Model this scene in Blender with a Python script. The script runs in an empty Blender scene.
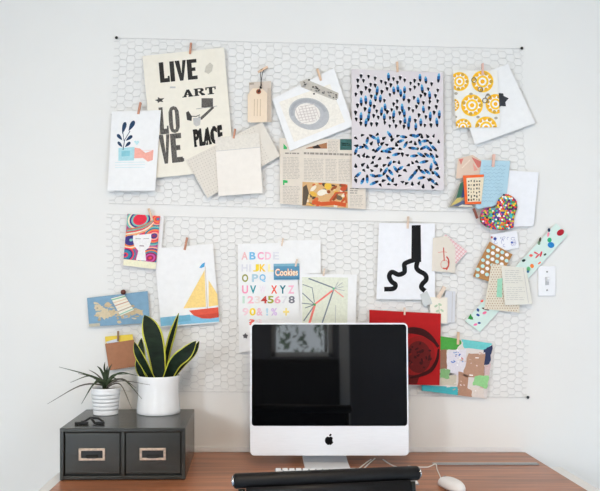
import bpy, bmesh, math, random
from mathutils import Vector, Matrix

# ------------------------------------------------------------------ camera, sky, light, exposure
scene = bpy.context.scene
COL = scene.collection
DESK = 0.74                 # desk top height
CAMZ = DESK + 0.524         # lens height
DIST = 2.30                 # lens to the picture wall (wall plane is y = 0)
FPX = 702.0
cam_d = bpy.data.cameras.new('camera')
cam = bpy.data.objects.new('camera', cam_d)
COL.objects.link(cam)
cam.location = (0, -DIST, CAMZ)
cam.rotation_euler = (math.radians(90), 0, 0)
cam_d.sensor_fit = 'HORIZONTAL'
cam_d.sensor_width = 36.0
cam_d.lens = FPX * 36.0 / 600.0
cam_d.shift_x = 35.0 / 600.0
cam_d.shift_y = 46.5 / 600.0
cam_d.clip_start = 0.02
scene.camera = cam

world = bpy.data.worlds.new('overcast_sky')
scene.world = world
world.use_nodes = True
bg = world.node_tree.nodes['Background']
bg.inputs['Color'].default_value = (0.85, 0.93, 1.0, 1)
bg.inputs['Strength'].default_value = 25.0


def area(name, loc, direction, sx, sy, energy, color, portal=False):
    d = bpy.data.lights.new(name, 'AREA')
    d.shape = 'RECTANGLE'
    d.size, d.size_y = sx, sy
    d.energy = energy
    d.color = color
    if portal:
        d.cycles.is_portal = True
    o = bpy.data.objects.new(name, d)
    COL.objects.link(o)
    o.location = loc
    o.rotation_euler = Vector(direction).to_track_quat('-Z', 'Y').to_euler()
    return o


# daylight through the left window and garden window; rear and ceiling fills are added, unseen
area('left_window_daylight', (-1.96, -2.95, 1.55), (1, 0, 0), 0.56, 0.60, 220, (0.84, 0.92, 1.0))
area('rear_left_fill', (-1.25, -3.70, 1.05), (0.4, 1, 0), 0.84, 1.6, 6, (0.86, 0.93, 1.0))  # unseen fill light, added at the rear left to brighten the wall
area('rear_right_fill', (1.85, -3.70, 0.95), (-0.15, 1, 0), 0.80, 1.5, 56, (0.58, 0.77, 1.0))  # unseen cool fill, added at the rear right to even out the wall
area('garden_window_portal', (0.30, -3.72, 1.6), (0, 1, 0), 0.5, 1.0, 1, (1, 1, 1), True)
area('ceiling_warm_fill', (0.1, -2.0, 2.50), (0, 0, -1), 0.5, 0.5, 140, (1.0, 0.80, 0.60))  # unseen fill under the ceiling, added to warm the upper wall

vs = scene.view_settings
vs.view_transform = 'Standard'
vs.look = 'None'
vs.gamma = 1.0
vs.use_curve_mapping = False
vs.exposure = -2.33

# ------------------------------------------------------------------ helpers
rnd = random.Random(7)


def lin(c):
    return c / 12.92 if c <= 0.04045 else ((c + 0.055) / 1.055) ** 2.4


def rgb(r, g, b):
    return (lin(r / 255), lin(g / 255), lin(b / 255), 1)


MATS = {}


def mat(name, r, g, b, rough=0.6, metal=0.0, var=0.05, scale=40.0, bump=0.0, spec=0.5, stretch=None):
    """principled material whose colour varies a little with a procedural noise"""
    if name in MATS:
        return MATS[name]
    m = bpy.data.materials.new(name)
    m.use_nodes = True
    nt = m.node_tree
    p = nt.nodes['Principled BSDF']
    p.inputs['Roughness'].default_value = rough
    p.inputs['Metallic'].default_value = metal
    p.inputs['Specular IOR Level'].default_value = spec
    c = rgb(r, g, b)
    tc = nt.nodes.new('ShaderNodeTexCoord')
    mp = nt.nodes.new('ShaderNodeMapping')
    if stretch:
        mp.inputs['Scale'].default_value = stretch
    nz = nt.nodes.new('ShaderNodeTexNoise')
    nz.inputs['Scale'].default_value = scale
    nz.inputs['Detail'].default_value = 4
    rp = nt.nodes.new('ShaderNodeValToRGB')
    rp.color_ramp.elements[0].position = 0.3
    rp.color_ramp.elements[1].position = 0.7
    rp.color_ramp.elements[0].color = tuple(max(0, x * (1 - var)) for x in c[:3]) + (1,)
    rp.color_ramp.elements[1].color = tuple(min(1, x * (1 + var)) for x in c[:3]) + (1,)
    nt.links.new(tc.outputs['Object'], mp.inputs['Vector'])
    nt.links.new(mp.outputs['Vector'], nz.inputs['Vector'])
    nt.links.new(nz.outputs['Fac'], rp.inputs['Fac'])
    nt.links.new(rp.outputs['Color'], p.inputs['Base Color'])
    if bump:
        bp = nt.nodes.new('ShaderNodeBump')
        bp.inputs['Strength'].default_value = bump
        bp.inputs['Distance'].default_value = 0.002
        nt.links.new(nz.outputs['Fac'], bp.inputs['Height'])
        nt.links.new(bp.outputs['Normal'], p.inputs['Normal'])
    MATS[name] = m
    return m


def ink(r, g, b):
    return mat('ink_%d_%d_%d' % (r, g, b), r, g, b, 0.75, var=0.06, scale=150, spec=0.2)


def paper_mat(name, r, g, b, var=0.02):
    return mat(name, r, g, b, 0.8, var=var, scale=60, spec=0.15)


def W(px, py, d):
    """the point at distance d in front of the wall that stands at photo position px, py"""
    s = FPX / (DIST - d)
    return Vector(((px - 265.0) / s, -d, CAMZ - (py - 292.0) / s))


class MB:
    def __init__(self):
        self.v, self.f, self.m, self.s = [], [], [], []

    def add(self, verts, faces, mi=0, smooth=False):
        o = len(self.v)
        self.v += [tuple(x) for x in verts]
        for f in faces:
            self.f.append([i + o for i in f])
            self.m.append(mi)
            self.s.append(smooth)

    def bm(self, bm, mi=0, smooth=False, M=None):
        bm.verts.ensure_lookup_table()
        for i, v in enumerate(bm.verts):
            v.index = i
        self.add([(M @ v.co) if M else v.co for v in bm.verts], [[v.index for v in f.verts] for f in bm.faces], mi, smooth)
        bm.free()

    def box(self, c, size, mi=0, bevel=0.0, M=None, seg=2):
        b = bmesh.new()
        bmesh.ops.create_cube(b, size=1.0)
        for v in b.verts:
            v.co = Vector((v.co.x * size[0], v.co.y * size[1], v.co.z * size[2]))
        if bevel:
            bmesh.ops.bevel(b, geom=list(b.edges), offset=bevel, segments=seg, affect='EDGES', profile=0.5)
        T = Matrix.Translation(c)
        if M:
            T = T @ M
        self.bm(b, mi, False, T)

    def tube(self, pts, r, n=8, mi=0, caps=True, smooth=True):
        pts = [Vector(p) for p in pts]
        rs = r if isinstance(r, (list, tuple)) else [r] * len(pts)
        V, F = [], []
        prev = None
        for i, p in enumerate(pts):
            t = (pts[min(i + 1, len(pts) - 1)] - pts[max(i - 1, 0)]).normalized()
            if prev is None:
                a = Vector((0, 0, 1)) if abs(t.z) < 0.9 else Vector((1, 0, 0))
                u = t.cross(a).normalized()
            else:
                u = (prev - t * prev.dot(t)).normalized()
            prev = u
            w = t.cross(u)
            for k in range(n):
                a = 2 * math.pi * k / n
                V.append(p + (u * math.cos(a) + w * math.sin(a)) * rs[i])
        for i in range(len(pts) - 1):
            for k in range(n):
                F.append([i * n + k, i * n + (k + 1) % n, (i + 1) * n + (k + 1) % n, (i + 1) * n + k])
        if caps:
            F.append(list(range(n))[::-1])
            F.append([(len(pts) - 1) * n + k for k in range(n)])
        self.add(V, F, mi, smooth)

    def lathe(self, prof, c, n=48, mi=0, smooth=True):
        """prof: (radius, z) pairs turned about the vertical through c"""
        V, F = [], []
        for r, z in prof:
            for k in range(n):
                a = 2 * math.pi * k / n
                V.append((c[0] + r * math.cos(a), c[1] + r * math.sin(a), c[2] + z))
        for i in range(len(prof) - 1):
            for k in range(n):
                F.append([i * n + k, i * n + (k + 1) % n, (i + 1) * n + (k + 1) % n, (i + 1) * n + k])
        self.add(V, F, mi, smooth)

    def prism(self, poly, fn, t0, t1, mi=0):
        """poly (a, b) list, fn(a, b, t) -> point, closed between t0 and t1"""
        n = len(poly)
        V = [fn(a, b, t0) for a, b in poly] + [fn(a, b, t1) for a, b in poly]
        F = [list(range(n)), list(range(2 * n - 1, n - 1, -1))]
        for i in range(n):
            j = (i + 1) % n
            F.append([i, i + n, j + n, j])
        self.add(V, F, mi)

    def build(self, name, mats, parent=None, M=None):
        me = bpy.data.meshes.new(name)
        off = Vector((0, 0, 0))
        p = parent
        while p is not None:
            off += p.location
            p = p.parent
        vs_ = [Vector(x) - off for x in self.v]
        me.from_pydata([tuple(x) for x in vs_], [], self.f)
        for mm in (mats if isinstance(mats, (list, tuple)) else [mats]):
            me.materials.append(mm)
        me.polygons.foreach_set('material_index', self.m)
        me.polygons.foreach_set('use_smooth', self.s)
        b = bmesh.new()
        b.from_mesh(me)
        bmesh.ops.recalc_face_normals(b, faces=list(b.faces))
        b.to_mesh(me)
        b.free()
        me.update()
        o = bpy.data.objects.new(name, me)
        COL.objects.link(o)
        if parent:
            o.parent = parent
        return o


def tag(o, label, cat, group=None):
    o['label'] = label
    o['category'] = cat
    if group:
        o['group'] = group
    return o


def empty(name, loc, label, cat, group=None):
    o = bpy.data.objects.new(name, None)
    COL.objects.link(o)
    o.location = loc
    o.empty_display_size = 0.02
    return tag(o, label, cat, group)


def struct(o):
    o['kind'] = 'structure'
    return o


def boxobj(name, lo, hi, m, bevel=0.0, parent=None):
    b = MB()
    c = [(lo[i] + hi[i]) / 2 for i in range(3)]
    b.box(c, [hi[i] - lo[i] for i in range(3)], 0, bevel)
    return b.build(name, m, parent)


# ------------------------------------------------------------------ materials of the larger things
M_wall = mat('white_wall_paint', 236, 235, 232, 0.85, var=0.012, scale=3, bump=0.05, spec=0.2)
M_slate = mat('slate_wall_paint', 118, 120, 126, 0.85, var=0.02, scale=3, spec=0.2)
M_ceil = mat('cream_ceiling_paint', 238, 228, 212, 0.9, var=0.01, scale=3)
M_floor = mat('pale_floor', 170, 192, 218, 0.6, var=0.08, scale=6)
M_trim = mat('white_trim_paint', 232, 232, 232, 0.5, var=0.01)
M_wire = mat('galvanised_wire', 218, 217, 216, 0.5, 0.1, var=0.1)
M_white = paper_mat('white_paper', 241, 241, 241)
M_cool = paper_mat('cool_white_paper', 240, 241, 245)
M_cream = paper_mat('cream_paper', 240, 234, 220)
M_pin = mat('clothespin_wood', 218, 186, 158, 0.7, var=0.12, scale=90, stretch=(1, 1, 0.2))
M_pin2 = mat('reddish_clothespin_wood', 192, 136, 110, 0.7, var=0.12, scale=90)
M_pin3 = mat('pale_clothespin_wood', 228, 208, 190, 0.7, var=0.1, scale=90)
M_steel = mat('spring_steel', 150, 148, 145, 0.35, 0.9)
M_black = mat('black_leather', 12, 11, 12, 0.5, var=0.25, scale=120, bump=0.15, spec=0.25)
M_alu = mat('brushed_aluminium', 238, 240, 244, 0.42, 0.25, var=0.02, scale=30, stretch=(1, 1, 14))
M_chrome = mat('chrome', 205, 205, 208, 0.12, 1.0, var=0.02)
M_cab = mat('dark_grey_enamel', 53, 54, 51, 0.26, 0.15, var=0.16, scale=9, bump=0.06)
M_dark = mat('black_and_gap_shade', 14, 15, 16, 0.6)  # plain black parts, and shade painted into the drawer gaps
M_brass = mat('worn_brass', 206, 186, 168, 0.40, 0.7, var=0.22, scale=120)
M_ceramic = mat('white_ceramic', 245, 246, 248, 0.22, var=0.01)
M_soil = mat('potting_soil', 52, 40, 32, 0.95, var=0.4, scale=160, bump=0.6)
M_plastic = mat('white_plastic', 238, 238, 240, 0.3, var=0.01)


def wood():
    m = bpy.data.materials.new('walnut_desk_wood')
    m.use_nodes = True
    nt = m.node_tree
    p = nt.nodes['Principled BSDF']
    tc = nt.nodes.new('ShaderNodeTexCoord')
    mp = nt.nodes.new('ShaderNodeMapping')
    mp.inputs['Scale'].default_value = (1.2, 22, 22)
    nz = nt.nodes.new('ShaderNodeTexNoise')
    nz.inputs['Scale'].default_value = 2.2
    nz.inputs['Detail'].default_value = 8
    nz.inputs['Roughness'].default_value = 0.65
    rp = nt.nodes.new('ShaderNodeValToRGB')
    e = rp.color_ramp.elements
    e[0].position, e[0].color = 0.30, rgb(116, 74, 52)
    e[1].position, e[1].color = 0.72, rgb(190, 124, 84)
    k = e.new(0.5)
    k.color = rgb(158, 100, 68)
    nt.links.new(tc.outputs['Object'], mp.inputs['Vector'])
    nt.links.new(mp.outputs['Vector'], nz.inputs['Vector'])
    nt.links.new(nz.outputs['Fac'], rp.inputs['Fac'])
    nt.links.new(rp.outputs['Color'], p.inputs['Base Color'])
    p.inputs['Roughness'].default_value = 0.30
    return m


M_wood = wood()

# ------------------------------------------------------------------ room shell
X0, X1, Y1, H = -2.0, 2.4, -3.75, 2.6


def wall_with_hole(name, axis, pos, a0, a1, holes, thick=0.1, m=M_wall):
    """wall slab in the plane axis = pos (thickness outward), spans a0..a1 and 0..H, holes (lo, hi, z0, z1)"""
    b = MB()
    xs = sorted({a0, a1} | {h[0] for h in holes} | {h[1] for h in holes})
    sgn = -1 if pos < 0 else 1
    for i in range(len(xs) - 1):
        lo, hi = xs[i], xs[i + 1]
        hs = [h for h in holes if h[0] <= lo + 1e-6 and h[1] >= hi - 1e-6]
        spans = [(0, H)] if not hs else [(0, hs[0][2]), (hs[0][3], H)]
        for z0, z1 in spans:
            c, s = (lo + hi) / 2, hi - lo
            if axis == 'x':
                b.box((pos + sgn * thick / 2, c, (z0 + z1) / 2), (thick, s, z1 - z0))
            else:
                b.box((c, pos + sgn * thick / 2, (z0 + z1) / 2), (s, thick, z1 - z0))
    return struct(b.build(name, m))


struct(boxobj('wall_back', (X0 - .1, 0, 0), (X1 + .1, .1, H), M_wall))
wall_with_hole('wall_left', 'x', X0, Y1, 0, [(-3.4, -2.5, 1.05, 2.05)])
struct(boxobj('wall_right', (X1, Y1, 0), (X1 + .1, 0, H), M_wall))
wall_with_hole('wall_front', 'y', Y1, X0 - .1, X1 + .1, [(0.05, 0.55, 1.10, 2.10), (-1.7, -0.8, 0.2, 1.9), (1.4, 2.3, 0.15, 1.75)], m=M_slate)
struct(boxobj('floor', (X0 - .1, Y1 - .1, -.1), (X1 + .1, .1, 0), M_floor))
struct(boxobj('ceiling', (X0 - .1, Y1 - .1, H), (X1 + .1, .1, H + .1), M_ceil))
b = MB()
b.box((0.14, -0.002, DESK + 0.0085), (1.40, 0.0035, 0.016), 0, 0.001)
struct(b.build('trim_1', M_trim))
struct(boxobj('trim_2', (0.60, Y1, 0), (0.68, Y1 + 0.02, 2.3), M_trim, 0.003))
struct(boxobj('baseboard_back', (X0, -0.015, 0), (X1, 0, 0.09), M_trim, 0.003))

M_glass = bpy.data.materials.new('window_glass')
M_glass.use_nodes = True
nt = M_glass.node_tree
for n in list(nt.nodes):
    if n.type != 'OUTPUT_MATERIAL':
        nt.nodes.remove(n)
tr, gl, mx = nt.nodes.new('ShaderNodeBsdfTransparent'), nt.nodes.new('ShaderNodeBsdfGlossy'), nt.nodes.new('ShaderNodeMixShader')
gl.inputs['Roughness'].default_value = 0.0
mx.inputs[0].default_value = 0.05
nt.links.new(tr.outputs[0], mx.inputs[1])
nt.links.new(gl.outputs[0], mx.inputs[2])
nt.links.new(mx.outputs[0], nt.nodes['Material Output'].inputs['Surface'])


def window(idx, axis, pos, a0, a1, z0, z1):
    root = bpy.data.objects.new('window_%d' % idx, None)
    COL.objects.link(root)
    struct(root)
    f = MB()
    t = 0.04

    def bx(lo, hi, zl, zh, mb, th=0.06):
        if axis == 'x':
            mb.box((pos - 0.05, (lo + hi) / 2, (zl + zh) / 2), (th, hi - lo, zh - zl), 0, 0.004)
        else:
            mb.box(((lo + hi) / 2, pos - 0.05, (zl + zh) / 2), (hi - lo, th, zh - zl), 0, 0.004)
    bx(a0, a0 + t, z0, z1, f)
    bx(a1 - t, a1, z0, z1, f)
    bx(a0, a1, z0, z0 + t, f)
    bx(a0, a1, z1 - t, z1, f)
    f.build('window_frame', M_trim, root)
    g = MB()
    if axis == 'x':
        g.box((pos - 0.07, (a0 + a1) / 2, (z0 + z1) / 2), (0.004, a1 - a0 - t, z1 - z0 - t))
    else:
        g.box(((a0 + a1) / 2, pos - 0.07, (z0 + z1) / 2), (a1 - a0 - t, 0.004, z1 - z0 - t))
    g.build('window_pane', M_glass, root)


window(1, 'x', X0, -3.4, -2.5, 1.05, 2.05)
window(2, 'y', Y1, 0.05, 0.55, 1.10, 2.10)
window(3, 'y', Y1, -1.7, -0.8, 0.2, 1.9)  # unseen opening, added to go with the rear left fill
window(4, 'y', Y1, 1.4, 2.3, 0.15, 1.75)  # unseen opening, added to go with the rear right fill

# ------------------------------------------------------------------ desk
DX0, DX1, DD = -0.570, 0.852, 0.70
desk = empty('desk', (0.14, -DD / 2, 0), 'brown walnut desk against the white wall with white side panels', 'desk')
boxobj('desk_top', (DX0, -DD, DESK - 0.032), (DX1, -0.0045, DESK), M_wood, 0.002, desk)
boxobj('side_panel', (DX0 - 0.033, -DD + .02, 0), (DX0 - 0.0005, -0.17, DESK - 0.002), M_trim, 0.002, desk)
boxobj('side_panel', (DX1 + 0.0005, -DD + .02, 0), (DX1 + 0.039, -0.185, DESK - 0.002), M_trim, 0.002, desk)
boxobj('back_rail', (DX0, -0.22, DESK - 0.12), (DX1, -0.20, DESK - 0.0325), M_trim, 0.002, desk)

# ------------------------------------------------------------------ two-drawer card cabinet
CW, CH, CD = 0.348, 0.146, 0.315
cx, cyf = -0.3955, -0.350         # centre of the front edge
cab = empty('card_file_cabinet', (cx, cyf, DESK), 'dark grey metal two-drawer card file cabinet on the desk', 'cabinet')


def cabpart(mb, name, mats, parent=cab):
    return mb.build(name, mats, parent)


b = MB()
t = 0.011
z0 = DESK
zf = 0.004                                      # small recess at the foot
b.box((cx, cyf + CD / 2, z0 + CH - t / 2), (CW, CD, t), 0, 0.002)
b.box((cx, cyf + CD / 2, z0 + t / 2 + zf / 2), (CW - 0.002, CD - 0.002, t), 0, 0.002)
for s in (-1, 1):
    b.box((cx + s * (CW / 2 - t / 2), cyf + CD / 2, z0 + CH / 2), (t, CD - 0.001, CH - 0.002), 0, 0.002)
b.box((cx, cyf + CD / 2, z0 + CH / 2), (t, CD - 0.002, CH - 0.01), 0, 0.002)
b.box((cx, cyf + CD - 0.003, z0 + CH / 2), (CW - 0.004, 0.004, CH - 0.004))
cabpart(b, 'cabinet_body', M_cab)
dw = (CW - 3 * t) / 2
for s in (-1, 1):
    dc = cx + s * (dw / 2 + t / 2)
    b = MB()
    hgt = CH - 2 * t - 0.004
    b.box((dc, cyf + 0.006, z0 + CH / 2 + zf / 2), (dw - 0.005, 0.006, hgt - 0.005), 0, 0.002)
    b.box((dc, cyf + 0.14, z0 + CH / 2), (dw - 0.012, 0.25, hgt - 0.02))
    b.box((dc, cyf + 0.014, z0 + CH / 2), (dw - 0.0005, 0.004, hgt), 1)  # dark plate puts the gap's shade into colour
    dr = cabpart(b, 'drawer', [M_cab, M_dark])
    # label holder with its finger pull
    hc = (dc - 0.001, cyf + 0.0015, z0 + CH * 0.50)
    hw, hh, hb = 0.073, 0.034, 0.0068
    b = MB()
    b.box((hc[0], hc[1], hc[2] + hh / 2 - hb / 2), (hw, 0.005, hb), 0, 0.0012)
    b.box((hc[0], hc[1], hc[2] - hh / 2 + hb / 2), (hw, 0.005, hb), 0, 0.0012)
    for q in (-1, 1):
        b.box((hc[0] + q * (hw / 2 - hb / 2), hc[1], hc[2]), (hb, 0.005, hh - 0.001), 0, 0.0012)
        b.tube([(hc[0] + q * (hw / 2 - hb / 2), hc[1] - 0.002, hc[2]), (hc[0] + q * (hw / 2 - hb / 2), hc[1] - 0.0036, hc[2])], 0.0017, 8)
    b.box((hc[0], hc[1] + 0.0012, hc[2]), (hw - hb, 0.002, hh - hb), 1)
    b.build('label_holder', [M_brass, mat('dark_label_slot', 26, 30, 32, 0.5)], dr)['label'] = 'worn brass label holder'
    b = MB()
    n = 10
    V, F = [], []
    for i in range(n + 1):
        a = math.pi * i / n
        x = hc[0] + 0.018 * math.cos(a)
        out = 0.010 * math.sin(a)
        V += [(x, hc[1] - 0.001, hc[2] - 0.001), (x, hc[1] - out - 0.001, hc[2] - 0.006), (x, hc[1] - out - 0.001, hc[2] - 0.009)]
    for i in range(n):
        for k in range(2):
            F.append([i * 3 + k, i * 3 + k + 1, i * 3 + k + 4, i * 3 + k + 3])
    b.add(V, F, 0, True)
    b.build('finger_pull', M_dark, dr)
cab.rotation_euler = (0, 0, math.radians(1.2))
bpy.context.view_layer.update()
CABTOP = DESK + CH

# small bent black clip lying on the cabinet
b = MB()
k0 = W(89, 421, 0.30)
kx, ky, kz = k0.x, -0.285, CABTOP
root = empty('folding_clip', (kx, ky, kz), 'small black bent metal clip lying on the front of the grey cabinet', 'clip')
b.box((kx - 0.022, ky - 0.012, kz + 0.004), (0.038, 0.010, 0.007), 0, 0.0015, Matrix.Rotation(0.05, 4, 'Z'))
b.box((kx + 0.030, ky - 0.010, kz + 0.004), (0.026, 0.009, 0.007), 0, 0.0015, Matrix.Rotation(-0.2, 4, 'Z'))
b.build('clip_base', M_dark, root)
b = MB()
b.tube([(kx - 0.018, ky - 0.010, kz + 0.006), (kx - 0.004, ky + 0.018, kz + 0.014), (kx + 0.018, ky + 0.020, kz + 0.012), (kx + 0.034, ky + 0.012, kz + 0.004)], 0.0032, 8)
b.tube([(kx - 0.002, ky + 0.016, kz + 0.013), (kx + 0.016, ky - 0.012, kz + 0.004)], 0.0034, 8)
b.tube([(kx - 0.030, ky + 0.014, kz + 0.003), (kx - 0.020, ky + 0.020, kz + 0.003)], 0.003, 8)
b.build('clip_arm', M_dark, root)

# ------------------------------------------------------------------ plants
def ribbon_leaf(pts, widths, normal_hint, mats, margin=0.0, fold=0.15, thick=0.0012):
    """sword leaf along pts; margin is the fraction of the half width painted with the second material"""
    mb = MB()
    V, F, MI = [], [], []
    N = len(pts)
    cols = [-1, -(1 - margin), 0, (1 - margin), 1] if margin else [-1, 0, 1]
    nc = len(cols)
    for side in (0, 1):
        for i, p in enumerate(pts):
            tng = (pts[min(i + 1, N - 1)] - pts[max(0, i - 1)]).normalized()
            sd = tng.cross(normal_hint).normalized()
            nm = sd.cross(tng).normalized()
            for c in cols:
                V.append(p + sd * c * widths[i] + nm * (abs(c) * fold * widths[i] + (thick if side else 0)))
    for side in (0, 1):
        o = side * N * nc
        for i in range(N - 1):
            for k in range(nc - 1):
                F.append([o + i * nc + k, o + i * nc + k + 1, o + (i + 1) * nc + k + 1, o + (i + 1) * nc + k])
                MI.append(1 if margin and k in (0, nc - 2) else 0)
    o = N * nc
    for i in range(N - 1):
        for k in (0, nc - 1):
            F.append([i * nc + k, (i + 1) * nc + k, o + (i + 1) * nc + k, o + i * nc + k])
            MI.append(1 if margin else 0)
    for f, mi in zip(F, MI):
        mb.f.append(f)
        mb.m.append(mi)
        mb.s.append(True)
    mb.v = [tuple(v) for v in V]
    return mb


def curve(pts, n=14):
    """smooth Catmull-Rom through the points"""
    P = [pts[0] * 2 - pts[1]] + pts + [pts[-1] * 2 - pts[-2]]
    out = []
    segs = len(pts) - 1
    per = max(2, n // segs)
    for s in range(segs):
        p0, p1, p2, p3 = P[s:s + 4]
        for k in range(per):
            u = k / per
            out.append(0.5 * ((2 * p1) + (p2 - p0) * u + (2 * p0 - 5 * p1 + 4 * p2 - p3) * u * u + (3 * p1 - p0 - 3 * p2 + p3) * u ** 3))
    out.append(pts[-1])
    return out


M_sg = mat('snake_plant_green', 17, 32, 18, 0.5, var=0.6, scale=28, stretch=(1, 1, 2.5), spec=0.2)
M_sy = mat('snake_plant_yellow_edge', 196, 196, 62, 0.4, var=0.12)
pc = Vector((W(158.6, 400, 0.100).x, -0.100, CABTOP))
snake = empty('snake_plant', pc, 'snake plant with yellow-edged upright leaves in a white cylinder pot', 'potted plant')
b = MB()
R = 0.0655
b.lathe([(0, 0.0), (R * 1.0, 0.0), (R * 1.035, 0.003), (R * 1.03, 0.012), (R * 0.985, 0.045), (R * 0.965, 0.07), (R * 0.985, 0.095), (R * 1.0, 0.113), (R * 1.0, 0.1165), (R * 0.985, 0.118),
         (R * 0.94, 0.117), (R * 0.93, 0.11), (R * 0.92, 0.098), (0, 0.098)], pc, 64)
b.build('pot', M_ceramic, snake)
b = MB()
b.lathe([(0, 0.106), (R * 0.5, 0.105), (R * 0.915, 0.102), (R * 0.915, 0.0985)], pc, 32)
b.build('soil', M_soil, snake)
Yv = Vector((0, -1, 0))
# (photo points from foot to tip, distances from the wall, half width in px, facing)
leaves = [
    ([(160, 379), (156, 350), (151, 330), (144.5, 315)], [0.115, 0.12, 0.12, 0.118], 9.8, (0.15, -1, 0)),
    ([(166, 380), (175, 363), (186, 353), (196, 341)], [0.115, 0.13, 0.14, 0.135], 7.0, (0.3, -1, 0.25)),
    ([(154, 380), (145, 365), (138.5, 353), (134.5, 342)], [0.12, 0.14, 0.15, 0.15], 4.6, (-0.3, -1, 0.1)),
    ([(147, 379), (142, 366), (141, 352), (141.5, 338)], [0.085, 0.08, 0.08, 0.08], 5.0, (-0.1, -1, 0)),
    ([(162, 379), (167, 352), (172, 333), (178.5, 313)], [0.085, 0.085, 0.08, 0.075], 4.0, (0.75, -1, 0)),
    ([(170, 380), (182, 364), (193, 352), (199, 341)], [0.075, 0.075, 0.07, 0.065], 3.8, (0.6, -1, 0)),
    ([(146, 380), (141, 372), (139, 364), (138.5, 357)], [0.11, 0.115, 0.115, 0.115], 4.2, (-0.4, -1, 0)),
]
for pp, dd, hw, face in leaves:
    pts = [W(x, y, d) for (x, y), d in zip(pp, dd)]
    pts[0].z = CABTOP + 0.1
    pts = curve(pts, 18)
    n = len(pts)
    ws = []
    for i in range(n):
        u = i / (n - 1)
        w = (0.62 + 0.38 * math.sin(min(1, u / 0.55) * math.pi / 2)) if u < 0.55 else math.cos((u - 0.55) / 0.45 * math.pi / 2) ** 0.75
        ws.append(max(0.0006, hw / 318.0 * w))
    ribbon_leaf(pts, ws, Vector(face).normalized(), None, 0.4 if face[0] == 0.75 else 0.17, 0.18, 0.002).build('leaf', [M_sg, M_sy], snake)

M_dl = mat('dracaena_leaf', 56, 68, 48, 0.5, var=0.4, scale=50, spec=0.25)
M_dr = mat('dracaena_leaf_reddish', 84, 78, 70, 0.45, var=0.3, scale=50)
pd_ = Vector((W(105.8, 400, 0.125).x, -0.125, CABTOP))
drac = empty('dracaena_plant', pd_, 'small spiky plant with thin arching leaves in a ribbed white pot', 'potted plant')
b = MB()
prof = [(0, 0.0), (0.036, 0.0), (0.0385, 0.003)]
for i in range(6):
    zb = 0.005 + i * 0.0115
    rr = 0.0372 + 0.0075 * (i + 0.5) / 6
    prof += [(rr - 0.0002, zb), (rr + 0.0005, zb + 0.004), (rr + 0.0005, zb + 0.0078), (rr - 0.0002, zb + 0.0112)]
prof += [(0.0452, 0.078), (0.0452, 0.0825), (0.0430, 0.083), (0.0418, 0.080), (0.041, 0.070), (0, 0.070)]
b.lathe(prof, pd_, 48)
b.build('pot', M_ceramic, drac)
b = MB()
b.lathe([(0, 0.0775), (0.02, 0.077), (0.0408, 0.075), (0.0408, 0.0705)], pd_, 24)
b.build('soil', M_soil, drac)
base_px, base_py = 106.5, 385
dl = [
    ([(104, 379), (88, 375), (59, 367)], 0.15, 1.5, 0), ([(103, 381), (92, 377), (78, 373.5)], 0.11, 1.4, 1),
    ([(103, 381), (90, 376), (70.5, 382.5)], 0.16, 1.3, 0), ([(101, 382), (80, 386), (47.5, 404)], 0.17, 1.3, 1),
    ([(102, 381), (94, 384), (81.5, 404)], 0.19, 1.9, 0), ([(105, 376), (101, 370), (97, 366)], 0.14, 2.2, 0),
    ([(107, 376), (109, 370), (112, 364)], 0.10, 2.0, 0), ([(108, 379), (114, 375), (128, 374)], 0.16, 1.8, 0),
    ([(109, 379), (120, 373), (138, 376)], 0.18, 1.6, 0), ([(109, 382), (122, 379), (136, 388)], 0.19, 1.5, 1),
    ([(110, 383), (121, 385), (132, 409)], 0.20, 1.3, 1), ([(109, 380), (124, 380), (142, 399)], 0.17, 1.5, 0),
    ([(106, 374), (104.5, 368), (105, 362)], 0.11, 1.9, 0), ([(105, 380), (98, 380), (92, 386)], 0.15, 1.8, 0),
    ([(108, 378), (113, 378), (118, 380)], 0.15, 1.7, 0), ([(104, 379), (96, 374), (89, 370)], 0.09, 1.2, 1),
    ([(110, 381), (124, 381), (150, 385)], 0.185, 0.9, 1), ([(107, 377), (107, 371), (107.5, 366)], 0.13, 2.2, 0),
]
for pp, d, hw, mi in dl:
    p0 = W(base_px + rnd.uniform(-2, 2), base_py, 0.125)
    p0.z = CABTOP + 0.074
    pts = [p0] + [W(x, y, 0.125 + (d - 0.125) * (k + 1) / 3) for k, (x, y) in enumerate([(pp[0][0], pp[0][1] + 3.0)] + pp[1:])]
    pts = curve(pts, 15)
    n = len(pts)
    ws = [max(0.0004, 0.85 * 0.9 * hw / 318.0 * (0.75 + 0.5 * u if u < 0.4 else 0.95 * (1 - (u - 0.4) / 0.6) ** 0.7)) for u in [i / (n - 1) for i in range(n)]]
    nh = Vector((rnd.uniform(-0.3, 0.3), -1, 0.7)).normalized()
    ribbon_leaf(pts, ws, nh, None, 0, 0.35, 0.0008).build('leaf', M_dr if mi else M_dl, drac)

# ------------------------------------------------------------------ desktop computer
IX, IY, IW, IZ0, IZ1 = 0.1935, -0.198, 0.476, 0.774, 1.171
TILT = math.radians(2.9)
comp = empty('desktop_computer', (IX, -0.15, DESK), 'silver all-in-one desktop computer with a black glossy screen', 'computer')
TM = Matrix.Translation((IX, IY, IZ0)) @ Matrix.Rotation(-TILT, 4, 'X')
IH = IZ1 - IZ0


def rrect(x0, z0, x1, z1, r, n=6):
    out = []
    for cx_, cz_, a0 in ((x1 - r, z1 - r, 0), (x0 + r, z1 - r, 90), (x0 + r, z0 + r, 180), (x1 - r, z0 + r, 270)):
        for k in range(n + 1):
            a = math.radians(a0 + 90 * k / n)
            out.append((cx_ + r * math.cos(a), cz_ + r * math.sin(a)))
    return out


def TP(x, z, y):
    return TM @ Vector((x, y, z))


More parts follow.
